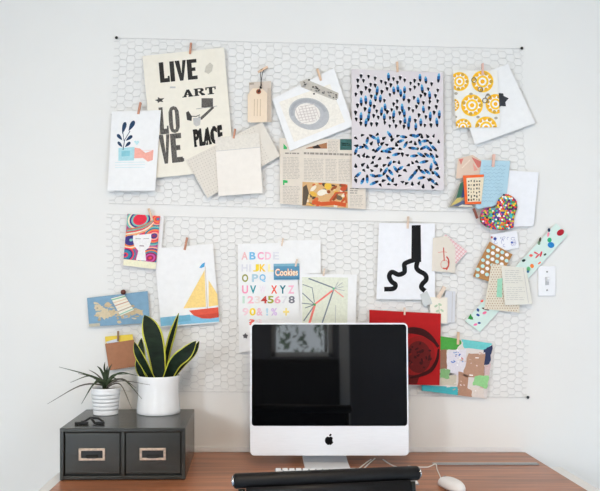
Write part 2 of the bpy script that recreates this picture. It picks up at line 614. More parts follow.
b = MB()
b.prism(rrect(-IW / 2, 0, IW / 2, IH, 0.013), lambda x, z, t: TP(x, z, t), 0.0, 0.022)
body = b.build('front_frame', M_alu, comp)
bv = body.modifiers.new('edge', 'BEVEL')
bv.width = 0.0012
bv.segments = 2
bv.limit_method = 'ANGLE'
bv.angle_limit = math.radians(50)
b = MB()
outl = rrect(-IW / 2 + 0.004, 0.004, IW / 2 - 0.004, IH - 0.004, 0.012)
V, F = [], []
ring = len(outl)
for k, (sc_, yy) in enumerate(((1, 0.0225), (0.97, 0.030), (0.8, 0.042), (0.45, 0.050), (0.1, 0.052))):
    for x, z in outl:
        V.append(TP(x * sc_, IH / 2 + (z - IH / 2) * sc_, yy))
for k in range(4):
    for i in range(ring):
        F.append([k * ring + i, k * ring + (i + 1) % ring, (k + 1) * ring + (i + 1) % ring, (k + 1) * ring + i])
F.append([4 * ring + i for i in range(ring)])
b.add(V, F, 0, True)
b.build('back_shell', mat('black_back_shell', 24, 24, 26, 0.4), comp)
M_screen = mat('glossy_black_glass', 7, 8, 10, 0.03, var=0.02, spec=0.78)
b = MB()
b.prism(rrect(-IW / 2 + 0.0048, IH - 0.3085, IW / 2 - 0.0048, IH - 0.0045, 0.0095), lambda x, z, t: TP(x, z, t), -0.0012, -0.0002)
b.build('screen', M_screen, comp)
# fruit-shaped emblem on the chin
ap = []
for k in range(72):
    a = 2 * math.pi * k / 72
    x, z = math.cos(a), math.sin(a)
    r = 1.0
    r -= 0.22 * math.exp(-((a - math.pi / 2) / 0.30) ** 2)
    r -= 0.16 * math.exp(-((a - 1.5 * math.pi) / 0.20) ** 2)
    px_, pz_ = 0.0132 * r * x * (1.0 if z > 0 else 1 - 0.22 * z * z), 0.0136 * r * z
    dx, dz = px_ - 0.0166, pz_ - 0.0017
    q = math.hypot(dx, dz)
    if q < 0.0075:
        px_, pz_ = 0.0166 + dx / q * 0.0075, 0.0017 + dz / q * 0.0075
    ap.append((px_, pz_))
b = MB()
lz = 0.0445
b.prism(ap, lambda x, z, t: TP(x - 0.001, z + lz, t), -0.0010, -0.0001)
lf = [(0.0005 + 0.0058 * (1 - math.cos(u)) * 0.5 + 0.0022 * math.sin(u), 0.0134 + 0.0066 * (1 - math.cos(u)) * 0.5 - 0.0018 * math.sin(u)) for u in [2 * math.pi * k / 16 for k in range(16)]]
b.prism(lf, lambda x, z, t: TP(x - 0.001, z + lz, t), -0.0010, -0.0001)
b.build('emblem', mat('emblem_black', 8, 8, 9, 0.7, spec=0.1), comp)
# bent aluminium stand
b = MB()
sw = 0.133 / 2
path = [(-0.262, 0.0015), (-0.262, 0.006), (-0.13, 0.0095), (-0.095, 0.014), (-0.078, 0.026), (-0.072, 0.05), (-0.095, 0.17), (-0.112, 0.20)]
back = [(-0.124, 0.20), (-0.105, 0.17), (-0.060, 0.05)]
poly = [(-0.262, 0.0005), (-0.262, 0.0045), (-0.165, 0.0075), (-0.13, 0.016), (-0.112, 0.035), (-0.105, 0.07), (-0.118, 0.19), (-0.110, 0.19), (-0.094, 0.07), (-0.098, 0.03), (-0.085, 0.0075), (-0.080, 0.0005)]
sxc = W(324.5, 460, 0.12).x
b.prism(poly, lambda y, z, t: Vector((sxc + t, y, DESK + z)), -sw, sw)
st = b.build('stand', M_alu, comp)

# keyboard
KX0, KX1, KD0, KD1 = W(273, 468, 0.28).x, W(273, 468, 0.28).x + 0.395, 0.285, 0.398
KX0 += 0.005
kb = empty('keyboard', ((KX0 + KX1) / 2, -(KD0 + KD1) / 2, DESK), 'flat white keyboard with aluminium base in front of the silver computer', 'keyboard')
b = MB()
zt = lambda d: DESK + 0.003 + 0.013 * (KD1 - d) / (KD1 - KD0)
V = [(KX0, -KD0, DESK + 0.0005), (KX1, -KD0, DESK + 0.0005), (KX1, -KD1, DESK + 0.0005), (KX0, -KD1, DESK + 0.0005),
     (KX0, -KD0, zt(KD0)), (KX1, -KD0, zt(KD0)), (KX1, -KD1, zt(KD1)), (KX0, -KD1, zt(KD1))]
b.add(V, [[3, 2, 1, 0], [4, 5, 6, 7], [0, 1, 5, 4], [1, 2, 6, 5], [2, 3, 7, 6], [3, 0, 4, 7]])
b.build('base', mat('keyboard_aluminium', 150, 152, 156, 0.45, 0.6, var=0.02), kb)
M_key = mat('white_key_plastic', 236, 237, 240, 0.45, var=0.01)
krot = Matrix.Rotation(math.atan(0.013 / (KD1 - KD0)), 4, 'X')
pitch = 0.43 / 19
for r_ in range(6):
    d = KD0 + 0.010 + r_ * 0.0187
    ncol = 20 if r_ == 0 else (16 if r_ < 5 else 12)
    for c in range(ncol):
        kw = (KX1 - KX0) / ncol
        b = MB()
        b.box((KX0 + (c + 0.5) * kw, -d, zt(d) + 0.0022), (kw - 0.0045, 0.0145, 0.004), 0, 0.0008, krot, 1)
        b.build('key', M_key, kb)

# mouse and its cord
mc = W(452, 487, 0.435)
mx_, my_ = mc.x, -0.430
mouse = empty('mouse', (mx_, my_, DESK), 'small white computer mouse on the desk right of the black chair', 'mouse')
b = MB()
V, F = [], []
NU, NV = 28, 10
for j in range(NV + 1):
    ph = math.pi / 2 * j / NV
    for i in range(NU):
        a = 2 * math.pi * i / NU
        e = 0.8
        ca, sa = math.cos(a), math.sin(a)
        x = 0.0255 * math.copysign(abs(ca) ** e, ca) * math.cos(ph) ** 0.55
        y = 0.050 * math.copysign(abs(sa) ** e, sa) * math.cos(ph) ** 0.55
        z = 0.006 + 0.021 * math.sin(ph) if j else 0.004
        v = Matrix.Rotation(0.28, 3, 'Z') @ Vector((x, y, z))
        V.append((mx_ + v.x, my_ + v.y, DESK + v.z))
for j in range(NV):
    for i in range(NU):
        F.append([j * NU + i, j * NU + (i + 1) % NU, (j + 1) * NU + (i + 1) % NU, (j + 1) * NU + i])
F.append(list(range(NU))[::-1])
F.append([NV * NU + i for i in range(NU)])
b.add(V, F, 0, True)
b.build('shell', M_plastic, mouse)
b = MB()
b.tube([(mx_ - 0.01, my_ + 0.026, DESK + 0.0245), (mx_ - 0.011, my_ + 0.032, DESK + 0.0225)], 0.004, 10)
b.build('scroll_ball', mat('grey_ball', 150, 150, 152, 0.4), mouse)


def on_desk(px, py, h=0.002):
    """the point at height h above the desk seen at that photo position"""
    dist = (CAMZ - DESK - h) * FPX / (py - 292.0)
    return Vector(((px - 265) * dist / FPX, dist - DIST, DESK + h))


M_cord = mat('white_cord', 232, 230, 226, 0.5, var=0.01)


def cord(name, pts, label, r=0.0016):
    b = MB()
    b.tube(curve([on_desk(*p) if len(p) < 4 else Vector(p[:3]) for p in pts], 40), r, 8)
    return tag(b.build(name, M_cord), label, 'cable')


mtip = Matrix.Rotation(0.28, 3, 'Z') @ Vector((0, 0.0505, 0.008))
cord('mouse_cable', [(mx_ + mtip.x, my_ + mtip.y, DESK + 0.008, 0), (440, 476), (437, 469), (435.5, 464, 0.006), (428, 467), (418, 467), (408, 466)], 'white cord leading from the mouse across the desk')
cord('power_cable', [(371, 459.5), (366, 463), (361, 467), (354, 472)], 'left one of two white cables below the silver computer', 0.002)
cord('usb_cable', [(383, 459.5), (389, 463.5), (397, 467), (409, 468.5)], 'curved white cable below the right corner of the silver computer', 0.002)
cord('network_cable', [(375, 458.5), (369, 463.5), (364.5, 468), (360, 472)], 'right one of two white cables below the silver computer', 0.002)

a0, a1 = on_desk(433, 463.7), on_desk(538, 463.7)
b = MB()
b.box(((a0.x + a1.x) / 2, a0.y, DESK + 0.002), (a1.x - a0.x, 0.022, 0.003), 0, 0.0008)
b.box(((a0.x + a1.x) / 2, a0.y - 0.0085, DESK + 0.0036), (a1.x - a0.x - 0.004, 0.003, 0.001), 1)
tag(b.build('metal_strip', [mat('dull_steel', 170, 176, 180, 0.35, 0.7), mat('steel_groove', 110, 116, 118, 0.4, 0.6)]), 'long thin grey metal strip lying along the back of the desk', 'strip')

# ------------------------------------------------------------------ black office chair
ch_c = Vector((0.133, -0.82, 0.0))
chair = empty('office_chair', (ch_c.x, ch_c.y - 0.0, 0), 'black leather office chair with a rolled top edge in front of the desk', 'chair')
CM = Matrix.Translation(ch_c) @ Matrix.Rotation(math.radians(9.4), 4, 'Z')
ZR = 0.874
b = MB()
half = 0.200
b.tube([CM @ Vector((x, 0, ZR)) for x in (-half, -half + 0.004, 0, half - 0.004, half)], [0.0135, 0.0155, 0.0155, 0.0155, 0.0135], 20)
b.build('top_roll', M_black, chair)
for s in (-1, 1):
    b = MB()
    b.tube([CM @ Vector((s * (half + 0.0005), 0, ZR)), CM @ Vector((s * (half + 0.004), 0, ZR))], 0.0105, 16)
    b.tube([CM @ Vector((s * (half + 0.004), 0, ZR)), CM @ Vector((s * (half + 0.0048), 0, ZR))], 0.006, 12)
    b.build('end_cap', M_chrome, chair)
prof = [(-0.004, ZR - 0.012), (-0.012, ZR - 0.06), (-0.03, ZR - 0.16), (-0.045, ZR - 0.26), (-0.03, ZR - 0.36), (0.01, 0.475), (0.06, 0.452), (0.2, 0.448), (0.36, 0.455), (0.44, 0.452), (0.46, 0.44)]
PV = curve([Vector((0, y, z)) for y, z in prof], 40)


def sling(i0, i1, name, hw):
    b = MB()
    V, F = [], []
    sub = PV[i0:i1]
    for p in sub:
        for x in (-hw, hw):
            V.append(CM @ Vector((x, p.y, p.z)))
    for i, p in enumerate(sub):
        q0, q1 = sub[max(0, i - 1)], sub[min(len(sub) - 1, i + 1)]
        t_ = (q1 - q0).normalized()
        nn = Vector((0, t_.z, -t_.y)) * 0.014
        for x in (-hw, hw):
            V.append(CM @ (Vector((x, p.y, p.z)) + nn))
    n = len(sub)
    o = 2 * n
    for i in range(n - 1):
        F += [[2 * i, 2 * i + 1, 2 * i + 3, 2 * i + 2], [o + 2 * i, o + 2 * i + 2, o + 2 * i + 3, o + 2 * i + 1],
              [2 * i, 2 * i + 2, o + 2 * i + 2, o + 2 * i], [2 * i + 1, o + 2 * i + 1, o + 2 * i + 3, 2 * i + 3]]
    F += [[0, o, o + 1, 1], [2 * n - 2, 2 * n - 1, o + 2 * n - 1, o + 2 * n - 2]]
    b.add(V, F, 0, True)
    b.build(name, M_black, chair)


mid = 5 * 4
sling(0, mid + 1, 'backrest', 0.176)
sling(mid, len(PV), 'seat', 0.176)
for s in (-1, 1):
    b = MB()
    b.tube([CM @ (Vector((s * 0.184, p.y, p.z - (0.002 if k else 0.004)))) for k, p in enumerate(PV)], 0.0075, 10)
    b.build('side_rail', mat('dark_polished_rail', 48, 50, 48, 0.3, 0.9), chair)
b = MB()
b.tube([CM @ Vector((0, 0.2, 0.12)), CM @ Vector((0, 0.2, 0.30)), CM @ Vector((0, 0.2, 0.405))], [0.028, 0.028, 0.022], 16)
b.box(CM @ Vector((0, 0.2, 0.415)), (0.33, 0.06, 0.03), 0, 0.006, Matrix.Rotation(math.radians(9.4), 4, 'Z'))
b.build('column', M_chrome, chair)
for k in range(5):
    a = math.radians(90 + 72 * k)
    dr_ = Vector((math.cos(a), math.sin(a), 0))
    b = MB()
    c0 = CM @ Vector((0, 0.2, 0.13))
    b.tube([c0 + dr_ * 0.02, c0 + dr_ * 0.15 + Vector((0, 0, -0.02)), c0 + dr_ * 0.28 + Vector((0, 0, -0.055))], [0.018, 0.015, 0.011], 10)
    leg = b.build('base_leg', M_chrome, chair)
    b = MB()
    e = c0 + dr_ * 0.275
    b.tube([Vector((e.x, e.y, 0.0285)) + dr_.cross(Vector((0, 0, 1))) * q for q in (-0.014, 0.014)], 0.028, 16)
    b.build('caster', M_dark, leg)

# ------------------------------------------------------------------ light switch
wp = [W(537.5, 266, 0), W(555, 296, 0)]
sc_ = (wp[0] + wp[1]) / 2
sw_ = empty('light_switch', (sc_.x, 0, sc_.z), 'white light switch plate on the wall at the right of the mesh', 'switch')
b = MB()
pw, ph_ = wp[1].x - wp[0].x, wp[0].z - wp[1].z
b.box((sc_.x, -0.0035, sc_.z), (pw, 0.006, ph_), 0, 0.002)
b.build('plate', M_plastic, sw_)
b = MB()
b.box((sc_.x, -0.0075, sc_.z), (0.011, 0.003, 0.026), 1)
b.box((sc_.x, -0.012, sc_.z + 0.005), (0.008, 0.011, 0.012), 0, 0.0015, Matrix.Rotation(0.4, 4, 'X'))
b.build('toggle', [M_plastic, mat('switch_slot', 190, 190, 192)], sw_)
for s in (-1, 1):
    b = MB()
    b.tube([(sc_.x, -0.0062, sc_.z + s * 0.03), (sc_.x, -0.0078, sc_.z + s * 0.03)], 0.0026, 12)
    b.build('screw', M_steel, sw_)

# ------------------------------------------------------------------ wire mesh on the wall
MESHD = 0.0045


def wire_mesh(quad, label, seed):
    q = [Vector(p) for p in quad]                     # TL, TR, BR, BL in photo units
    rr = random.Random(seed)
    wd, ht = (q[1] - q[0]).length, (q[3] - q[0]).length
    P, Rw, a = 7.7, 7.2, 2.9
    bb = P - a
    ph = [rr.uniform(0, 6.28) for _ in range(6)]

    def pt(x, y):
        x = min(max(x, 0), wd)
        y = min(max(y, 0), ht)
        u, v = x / wd, y / ht
        jx = 0.9 * math.sin(y * 0.045 + ph[0]) + 0.5 * math.sin(x * 0.09 + ph[1])
        jy = 0.8 * math.sin(x * 0.04 + ph[2]) + 0.6 * math.sin(x * 0.017 + y * 0.05 + ph[3])
        e = min(1.0, y / 8, (ht - y) / 8)
        p = q[0] * (1 - u) * (1 - v) + q[1] * u * (1 - v) + q[2] * u * v + q[3] * (1 - u) * v
        hx = math.sin(round(x * 2) * 12.9898 + round(y * 2) * 78.233) * 43758.5453
        hy = math.sin(round(x * 2) * 39.425 + round(y * 2) * 11.135) * 24634.6345
        jx += ((hx - math.floor(hx)) - .5) * 1.3
        jy += ((hy - math.floor(hy)) - .5) * 1.1
        d = MESHD + 0.0012 * math.sin(x * 0.05 + ph[4]) * math.sin(y * 0.06 + ph[5])
        return W(p.x + jx * max(0, e), p.y + jy * max(0.25, e), d)
    root = empty('wire_mesh', pt(wd / 2, ht / 2), label, 'wire mesh')
    b = MB()
    rw = 0.00037

    def seg(p0, p1, r):
        b.tube([p0, p1], r, 4, 0, False, True)
    ncol, nrow = int(wd / P) + 1, int(ht / Rw) + 1
    for i in range(ncol + 1):
        for j in range(nrow + 1):
            X = i * P + 2
            Y = j * Rw + (Rw / 2 if i % 2 else 0)
            if Y > ht + 1 or X > wd + 3:
                continue
            A = pt(X - a, Y - Rw / 2)
            B = pt(X + a, Y - Rw / 2)
            Cc = pt(X + bb, Y)
            D = pt(X + a, Y + Rw / 2)
            if Y - Rw / 2 > 0.5 and (B - A).length > 0.001:
                seg(A, B, rw * 1.75)
            if X + bb < wd + 2:
                if (Cc - B).length > 0.001:
                    seg(B, Cc, rw)
                if Y + Rw / 2 < ht + 1 and (D - Cc).length > 0.001:
                    seg(Cc, D, rw)
    b.build('wire_netting', M_wire, root)
    for yy in (0, ht):
        b = MB()
        b.tube([pt(wd * k / 40, yy) for k in range(41)], 0.0008, 6)
        b.build('edge_wire', M_wire, root)
    return root


wire_mesh([(114, 38), (521.5, 49), (528, 213.5), (109, 203.5)], 'upper strip of white-grey hexagonal chicken wire on the wall', 3)
wire_mesh([(107, 214.5), (533, 225.5), (527.5, 397.5), (110, 390)], 'lower strip of hexagonal chicken wire behind the plants and computer', 5)


def nail(px, py, label):
    b = MB()
    c = W(px, py, 0.0)
    b.tube([(c.x, -0.0002, c.z), (c.x, -0.0075, c.z)], 0.0015, 8)
    b.tube([(c.x, -0.0075, c.z), (c.x, -0.0085, c.z), (c.x, -0.0095, c.z)], [0.0048, 0.0050, 0.003], 12)
    tag(b.build('nail', mat('dark_nail', 46, 44, 44, 0.4, 0.6)), label, 'nail', 'nails holding the wire mesh')


nail(117, 38.6, 'dark nail at the top left corner of the upper wire mesh')
nail(521, 49, 'dark nail at the top right corner of the upper wire mesh')
nail(527, 397, 'dark nail at the bottom right corner of the lower wire mesh')

# ------------------------------------------------------------------ printed papers
FONT_CACHE = {}


def text_tris(s, offset=0.0, shear=0.0):
    key = (s, offset, shear)
    if key not in FONT_CACHE:
        cu = bpy.data.curves.new('lettering', 'FONT')
        cu.body = s
        cu.offset = offset
        cu.shear = shear
        cu.resolution_u = 4
        ob = bpy.data.objects.new('lettering', cu)
        COL.objects.link(ob)
        dg = bpy.context.evaluated_depsgraph_get()
        me = ob.evaluated_get(dg).to_mesh()
        me.calc_loop_triangles()
        vs2 = [(v.co.x, v.co.y) for v in me.vertices]
        tr2 = [list(t_.vertices) for t_ in me.loop_triangles]
        ob.evaluated_get(dg).to_mesh_clear()
        bpy.data.objects.remove(ob)
        bpy.data.curves.remove(cu)
        xs, ys = [v[0] for v in vs2], [v[1] for v in vs2]
        x0, x1, y0, y1 = min(xs), max(xs), min(ys), max(ys)
        FONT_CACHE[key] = ([((x - x0) / (x1 - x0), (y - y0) / (y1 - y0)) for x, y in vs2], tr2)
    return FONT_CACHE[key]


def inside(p, poly):
    x, y = p
    c = False
    n = len(poly)
    for i in range(n):
        x0, y0 = poly[i]
        x1, y1 = poly[(i + 1) % n]
        if (y0 > y) != (y1 > y) and x < (x1 - x0) * (y - y0) / (y1 - y0) + x0:
            c = not c
    return c


def clip(poly, ring_):
    """Sutherland-Hodgman: poly cut to the convex ring"""
    area_ = sum(ring_[i][0] * ring_[(i + 1) % len(ring_)][1] - ring_[(i + 1) % len(ring_)][0] * ring_[i][1] for i in range(len(ring_)))
    rg = ring_ if area_ > 0 else ring_[::-1]
    out = list(poly)
    for i in range(len(rg)):
        ax, ay = rg[i]
        bx, by = rg[(i + 1) % len(rg)]
        side = lambda p: (bx - ax) * (p[1] - ay) - (by - ay) * (p[0] - ax)
        src, out = out, []
        for k in range(len(src)):
            p, q = src[k], src[(k + 1) % len(src)]
            sp, sq = side(p), side(q)
            if sp >= 0:
                out.append(p)
            if (sp >= 0) != (sq >= 0):
                u = sp / (sp - sq)
                out.append((p[0] + (q[0] - p[0]) * u, p[1] + (q[1] - p[1]) * u))
        if not out:
            return []
    return out


class Paper:
    """a sheet of real thickness hung in front of the mesh; prints lie on its face"""

    def __init__(self, outline, d, m, tilt=0.003, curl=0.0, side=0.0):
        self.o = [tuple(p) for p in outline]
        self.d, self.tilt, self.curl, self.side = d, tilt, curl, side
        self.mats = [m]
        self.shapes = []
        ys = [p[1] for p in outline]
        xs = [p[0] for p in outline]
        self.y0, self.y1, self.x0, self.x1 = min(ys), max(ys), min(xs), max(xs)

    def mi(self, m):
        if m not in self.mats:
            self.mats.append(m)
        return self.mats.index(m)

    def poly(self, pts, m, layer=1, cut=None):
        if cut:
            pts = clip(pts, cut)
        if len(pts) >= 3:
            self.shapes.append(([tuple(p) for p in pts], self.mi(m), layer))
        return self

    def rect(self, x0, y0, x1, y1, m, layer=1, cut=None):
        return self.poly([(x0, y0), (x1, y0), (x1, y1), (x0, y1)], m, layer, cut)

    def ell(self, cx_, cy_, rx, ry, m, layer=1, rot=0.0, n=24, cut=None):
        c, s = math.cos(rot), math.sin(rot)
        pts = []
        for k in range(n):
            a = 2 * math.pi * k / n
            x, y = rx * math.cos(a), ry * math.sin(a)
            pts.append((cx_ + x * c - y * s, cy_ + x * s + y * c))
        return self.poly(pts, m, layer, cut)

    def stroke(self, pts, w, m, layer=1, cut=None):
        n = len(pts)
        ws = w if isinstance(w, (list, tuple)) else [w] * n
        L, Rr = [], []
        for i in range(n):
            x0, y0 = pts[max(0, i - 1)]
            x1, y1 = pts[min(n - 1, i + 1)]
            q = math.hypot(x1 - x0, y1 - y0) or 1
            nx, ny = -(y1 - y0) / q * ws[i] / 2, (x1 - x0) / q * ws[i] / 2
            L.append((pts[i][0] + nx, pts[i][1] + ny))
            Rr.append((pts[i][0] - nx, pts[i][1] - ny))
        for i in range(n - 1):
            self.poly([L[i], L[i + 1], Rr[i + 1], Rr[i]], m, layer, cut)
        return self

    def arc(self, cx_, cy_, rx, ry, a0, a1, w, m, layer=1, rot=0.0, n=14, cut=None):
        c, s = math.cos(rot), math.sin(rot)
        pts = []
        for k in range(n + 1):
            a = math.radians(a0 + (a1 - a0) * k / n)
            x, y = rx * math.cos(a), ry * math.sin(a)
            pts.append((cx_ + x * c - y * s, cy_ + x * s + y * c))
        return self.stroke(pts, w, m, layer, cut)

    def text(self, s, bl, right, up, m, layer=1, bold=0.0, shear=0.0):
        vs2, tr2 = text_tris(s, bold, shear)
        P_ = [(bl[0] + x * right[0] + y * up[0], bl[1] + x * right[1] + y * up[1]) for x, y in vs2]
        for t_ in tr2:
            self.poly([P_[i] for i in t_], m, layer)
        return self

    def lines(self, x0, y0, x1, y1, step, m, slope=0.0, ragged=0.2, w=0.6, words=True):
        y = y0
        while y < y1:
            x = x0
            end = x1 - rnd.random() * ragged * (x1 - x0)
            while x < end:
                ln = rnd.uniform(1.5, 5) if words else end - x
                e = min(x + ln, end)
                self.poly([(x, y + (x - x0) * slope), (e, y + (e - x0) * slope), (e, y + w + (e - x0) * slope), (x, y + w + (x - x0) * slope)], m)
                x = e + 0.8
            y += step
        return self

    def D(self, p):
        t_ = (p[1] - self.y0) / (self.y1 - self.y0)
        u = (p[0] - self.x0) / (self.x1 - self.x0)
        return self.d + self.tilt * t_ + self.curl * t_ * t_ + self.side * u

    def build(self, name, label, cat, group=None):
        mb = MB()
        cuts = [self.y0 + (self.y1 - self.y0) * k / 8 for k in range(1, 8)] if self.curl else []

        def emit(pts, mi, lay):
            pieces = [pts]
            for c in cuts:
                nxt = []
                for p in pieces:
                    for lo, hi in ((-1e4, c), (c, 1e4)):
                        q = clip(p, [(-1e4, lo), (1e4, lo), (1e4, hi), (-1e4, hi)])
                        if len(q) >= 3:
                            nxt.append(q)
                pieces = nxt
            for p in pieces:
                mb.add([W(x, y, self.D((x, y)) + lay) for x, y in p], [list(range(len(p)))], mi)
        emit(self.o, 0, 0.0)
        emit(self.o, 0, -0.0006)
        n = len(self.o)
        for i in range(n):
            p, q = self.o[i], self.o[(i + 1) % n]
            st_ = 8 if self.curl else 1
            for k in range(st_):
                r0 = (p[0] + (q[0] - p[0]) * k / st_, p[1] + (q[1] - p[1]) * k / st_)
                r1 = (p[0] + (q[0] - p[0]) * (k + 1) / st_, p[1] + (q[1] - p[1]) * (k + 1) / st_)
                mb.add([W(*r0, self.D(r0)), W(*r1, self.D(r1)), W(*r1, self.D(r1) - 0.0006), W(*r0, self.D(r0) - 0.0006)], [[0, 1, 2, 3]], 0)
        for pts, mi, lay in self.shapes:
            emit(pts, mi, 0.00035 * lay)
        return tag(mb.build(name, self.mats), label, cat, group)


def pin(p0, p1, d, label, m=M_pin, w=2.4, group='clothespins on the wire mesh'):
    """small two-prong clothespin gripping a sheet at distance d"""
    a, b_ = W(*p0, d), W(*p1, d)
    ax = (b_ - a)
    ln = ax.length
    ax.normalize()
    root = empty('clothespin', (a + b_) / 2, label, 'clothespin', group)
    sd = ax.cross(Vector((0, 1, 0))).normalized()
    hw = w * 0.85 / 305.0 / 2
    for s in (-1, 1):                                   # -1 towards the viewer
        mb = MB()
        V = []
        for u, gap, th in ((0, 0.0020, 0.0020), (0.45, 0.0012, 0.0024), (1, 0.0007 if s < 0 else 0.0012, 0.0014)):
            for x in (-hw, hw):
                for g in (gap, gap + th):
                    V.append(a + ax * ln * u + sd * x + Vector((0, s * g, 0)))
        F = []
        for k in range(2):
            o = 4 * k
            F += [[o, o + 1, o + 5, o + 4], [o + 2, o + 6, o + 7, o + 3], [o, o + 4, o + 6, o + 2], [o + 1, o + 3, o + 7, o + 5]]
        F += [[0, 2, 3, 1], [8, 9, 11, 10]]
        mb.add(V, F)
        mb.build('prong', m, root)
    mb = MB()
    c = a + ax * ln * 0.42
    mb.tube([c - sd * (hw + 0.0006), c + sd * (hw + 0.0006)], 0.0011, 8)
    mb.build('spring', M_steel, root)
    return root


K = ink(28, 27, 28)
K2 = ink(70, 68, 66)
GREY = ink(150, 148, 146)
LG = ink(198, 196, 194)
HUNG = None

# --- letterpress poster
p = Paper([(142.5, 56), (224, 47.5), (234.5, 170), (154, 178)], 0.0125, M_cream, 0.004)
INKM = mat('mottled_black_ink', 40, 38, 36, 0.8, var=0.9, scale=420, stretch=(1, 1, 0.4))
INKD = mat('distressed_grey_ink', 92, 88, 84, 0.8, var=0.85, scale=420, stretch=(1.6, 1, 0.4))
RECT = lambda a, b_, c, d_: [(a, b_), (c, b_), (c, d_), (a, d_)]
GLYPH = {
    'L': [RECT(0, 0, .46, 1), RECT(.46, 0, 1, .20), RECT(.80, .20, 1, .30)],
    'I': [RECT(0, 0, 1, 1)],
    'V': [[(0, 1), (.42, 1), (.54, .36), (.36, 0)], [(.36, 0), (.54, .36), (.70, 1), (1, 1), (.66, 0)]],
    'E': [RECT(0, 0, .48, 1), RECT(.48, 0, 1, .18), RECT(.48, .82, 1, 1), RECT(.48, .42, .84, .59)],
    'P': [RECT(.06, 0, .44, 1), RECT(0, 0, .52, .1), RECT(0, .9, .52, 1), [(.44, 1), (.8, .98), (1, .86), (1, .58), (.8, .44), (.44, .42), (.44, .54), (.62, .58), (.66, .7), (.62, .84), (.44, .88)]],
    'A': [[(.04, 0), (.30, 0), (.56, .82), (.66, 1), (.40, 1)], [(.60, 0), (.98, 0), (.66, 1), (.44, 1)], RECT(.28, .26, .72, .38), RECT(-.04, 0, .38, .13), RECT(.54, 0, 1.04, .13)],
    'R': [RECT(.08, 0, .38, 1), RECT(0, 0, .48, .13), RECT(0, .87, .5, 1), [(.38, 1), (.78, .98), (.94, .84), (.92, .6), (.72, .47), (.38, .45), (.38, .57), (.58, .6), (.64, .72), (.58, .85), (.38, .88)], [(.44, .5), (.68, .5), (1.04, .13), (1.04, 0), (.72, 0)]],
    'T': [RECT(.34, 0, .66, 1), RECT(.2, 0, .8, .13), RECT(0, .85, 1, 1), RECT(0, .62, .13, .86), RECT(.87, .62, 1, .86)],
    'C': [[(1, .66), (.7, .66), (.62, .86), (.5, .87), (.4, .75), (.4, .25), (.5, .13), (.62, .14), (.7, .34), (1, .34), (.92, .08), (.7, 0), (.3, 0), (.06, .18), (0, .4), (0, .6), (.06, .82), (.3, 1), (.7, 1), (.92, .92)]],
    'O': [[(.5, 1), (.2, .95), (.03, .8), (0, .5), (.03, .2), (.2, .05), (.5, 0), (.5, .13), (.4, .16), (.38, .3), (.38, .7), (.4, .84), (.5, .87)], [(.5, 1), (.8, .95), (.97, .8), (1, .5), (.97, .2), (.8, .05), (.5, 0), (.5, .13), (.6, .16), (.62, .3), (.62, .7), (.6, .84), (.5, .87)]],
}


def block_word(word, bl, right, up, widths, m, gap=0.02):
    """heavy wood-type letters set along right, as tall as up"""
    tot = sum(widths) + gap * (len(word) - 1)
    x = 0.0
    for ch, w_ in zip(word, widths):
        for g in GLYPH[ch]:
            pts = []
            for a, c in g:
                u = (x + a * w_) / tot
                pts.append((bl[0] + u * right[0] + c * up[0], bl[1] + u * right[1] + c * up[1]))
            p.poly(pts, m)
        x += w_ + gap


block_word('LIVE', (160.3, 82.8), (37.5, -3.8), (-1.6, -20.2), (1, .46, 1.15, 1), INKM, .08)
block_word('ART', (182.8, 97.6), (33.4, -3.9), (-0.6, -7.4), (1, 1, 1), INKM, .1)
block_word('LO', (160.5, 134.6), (20, -2.1), (-2.0, -27), (.8, 1), INKD, .06)
block_word('VE', (160.8, 164.2), (22.4, -2.4), (-2.4, -29), (1, 1), INKD, .04)
block_word('PLACE', (194.4, 147.2), (29, -5), (-1.8, -17.5), (1, .8, 1, .95, .8), INKM, .2)
p.poly([(181.5, 161.5), (184.3, 161.2), (184, 158), (181.2, 158.3)], INKD)
p.text('PLACE', (194.4, 147.2), (29, -5), (-1.5, -16.5), INKM, 1, 0.05)
p.rect(201.5, 98.2, 213, 107.5, INKD, 1)
p.stroke([(213.5, 107), (206, 114), (201, 118.5), (198.5, 117)], [2.2, 2.6, 3, 1.5], INKD)
p.stroke([(187.5, 112), (190, 116), (196, 116.5), (200, 114.8)], [1.2, 0.9, 0.9, 0.9], INKD)
p.poly([(186, 112.5), (188.5, 111), (192, 116.5), (191.5, 121), (187, 120)], K2)
p.poly([(193, 118), (201, 117.2), (200, 125), (196, 126.5), (193.6, 124)], LG)
p.stroke([(196, 109), (217, 106)], 0.5, GREY)
p.poly([(204.5, 72), (206, 66), (210, 62.5), (213, 65), (212, 71), (208.5, 74)], ink(205, 199, 186))
p.poly([(154.8, 100), (158, 99.2), (157.8, 97), (160.3, 98.5), (164.5, 98), (162, 100.3), (163.5, 102.2), (160, 101.6), (158, 103), (157.5, 101.4)], K2)
p.rect(170, 86.5, 175.5, 88.2, LG)
p.build('poster', 'cream letterpress poster reading LIVE, ART, LOVE and PLACE in black', 'poster')
pin((191, 43), (190, 54), 0.0145, 'wooden clothespin at the top of the cream LIVE poster', M_pin2)

# --- botanical card
p = Paper([(112, 111.5), (161, 110), (155, 190.8), (107.5, 190.5)], 0.0200, M_white, 0.002, 0.004)
NAVY, AQ, CORAL = ink(38, 62, 92), ink(176, 218, 226), ink(240, 172, 158)


def drop(P_, cx_, cy_, w_, h_, ang, m, layer=1):
    c, s = math.cos(ang), math.sin(ang)
    pts = []
    for k in range(16):
        a = 2 * math.pi * k / 16
        y = math.cos(a)
        x = math.sin(a) * (0.5 + 0.5 * y) ** 0.6 if y > -0.999 else 0
        X, Y = x * w_ / 2, -y * h_ / 2
        pts.append((cx_ + X * c - Y * s, cy_ + X * s + Y * c))
    P_.poly(pts, m, layer)


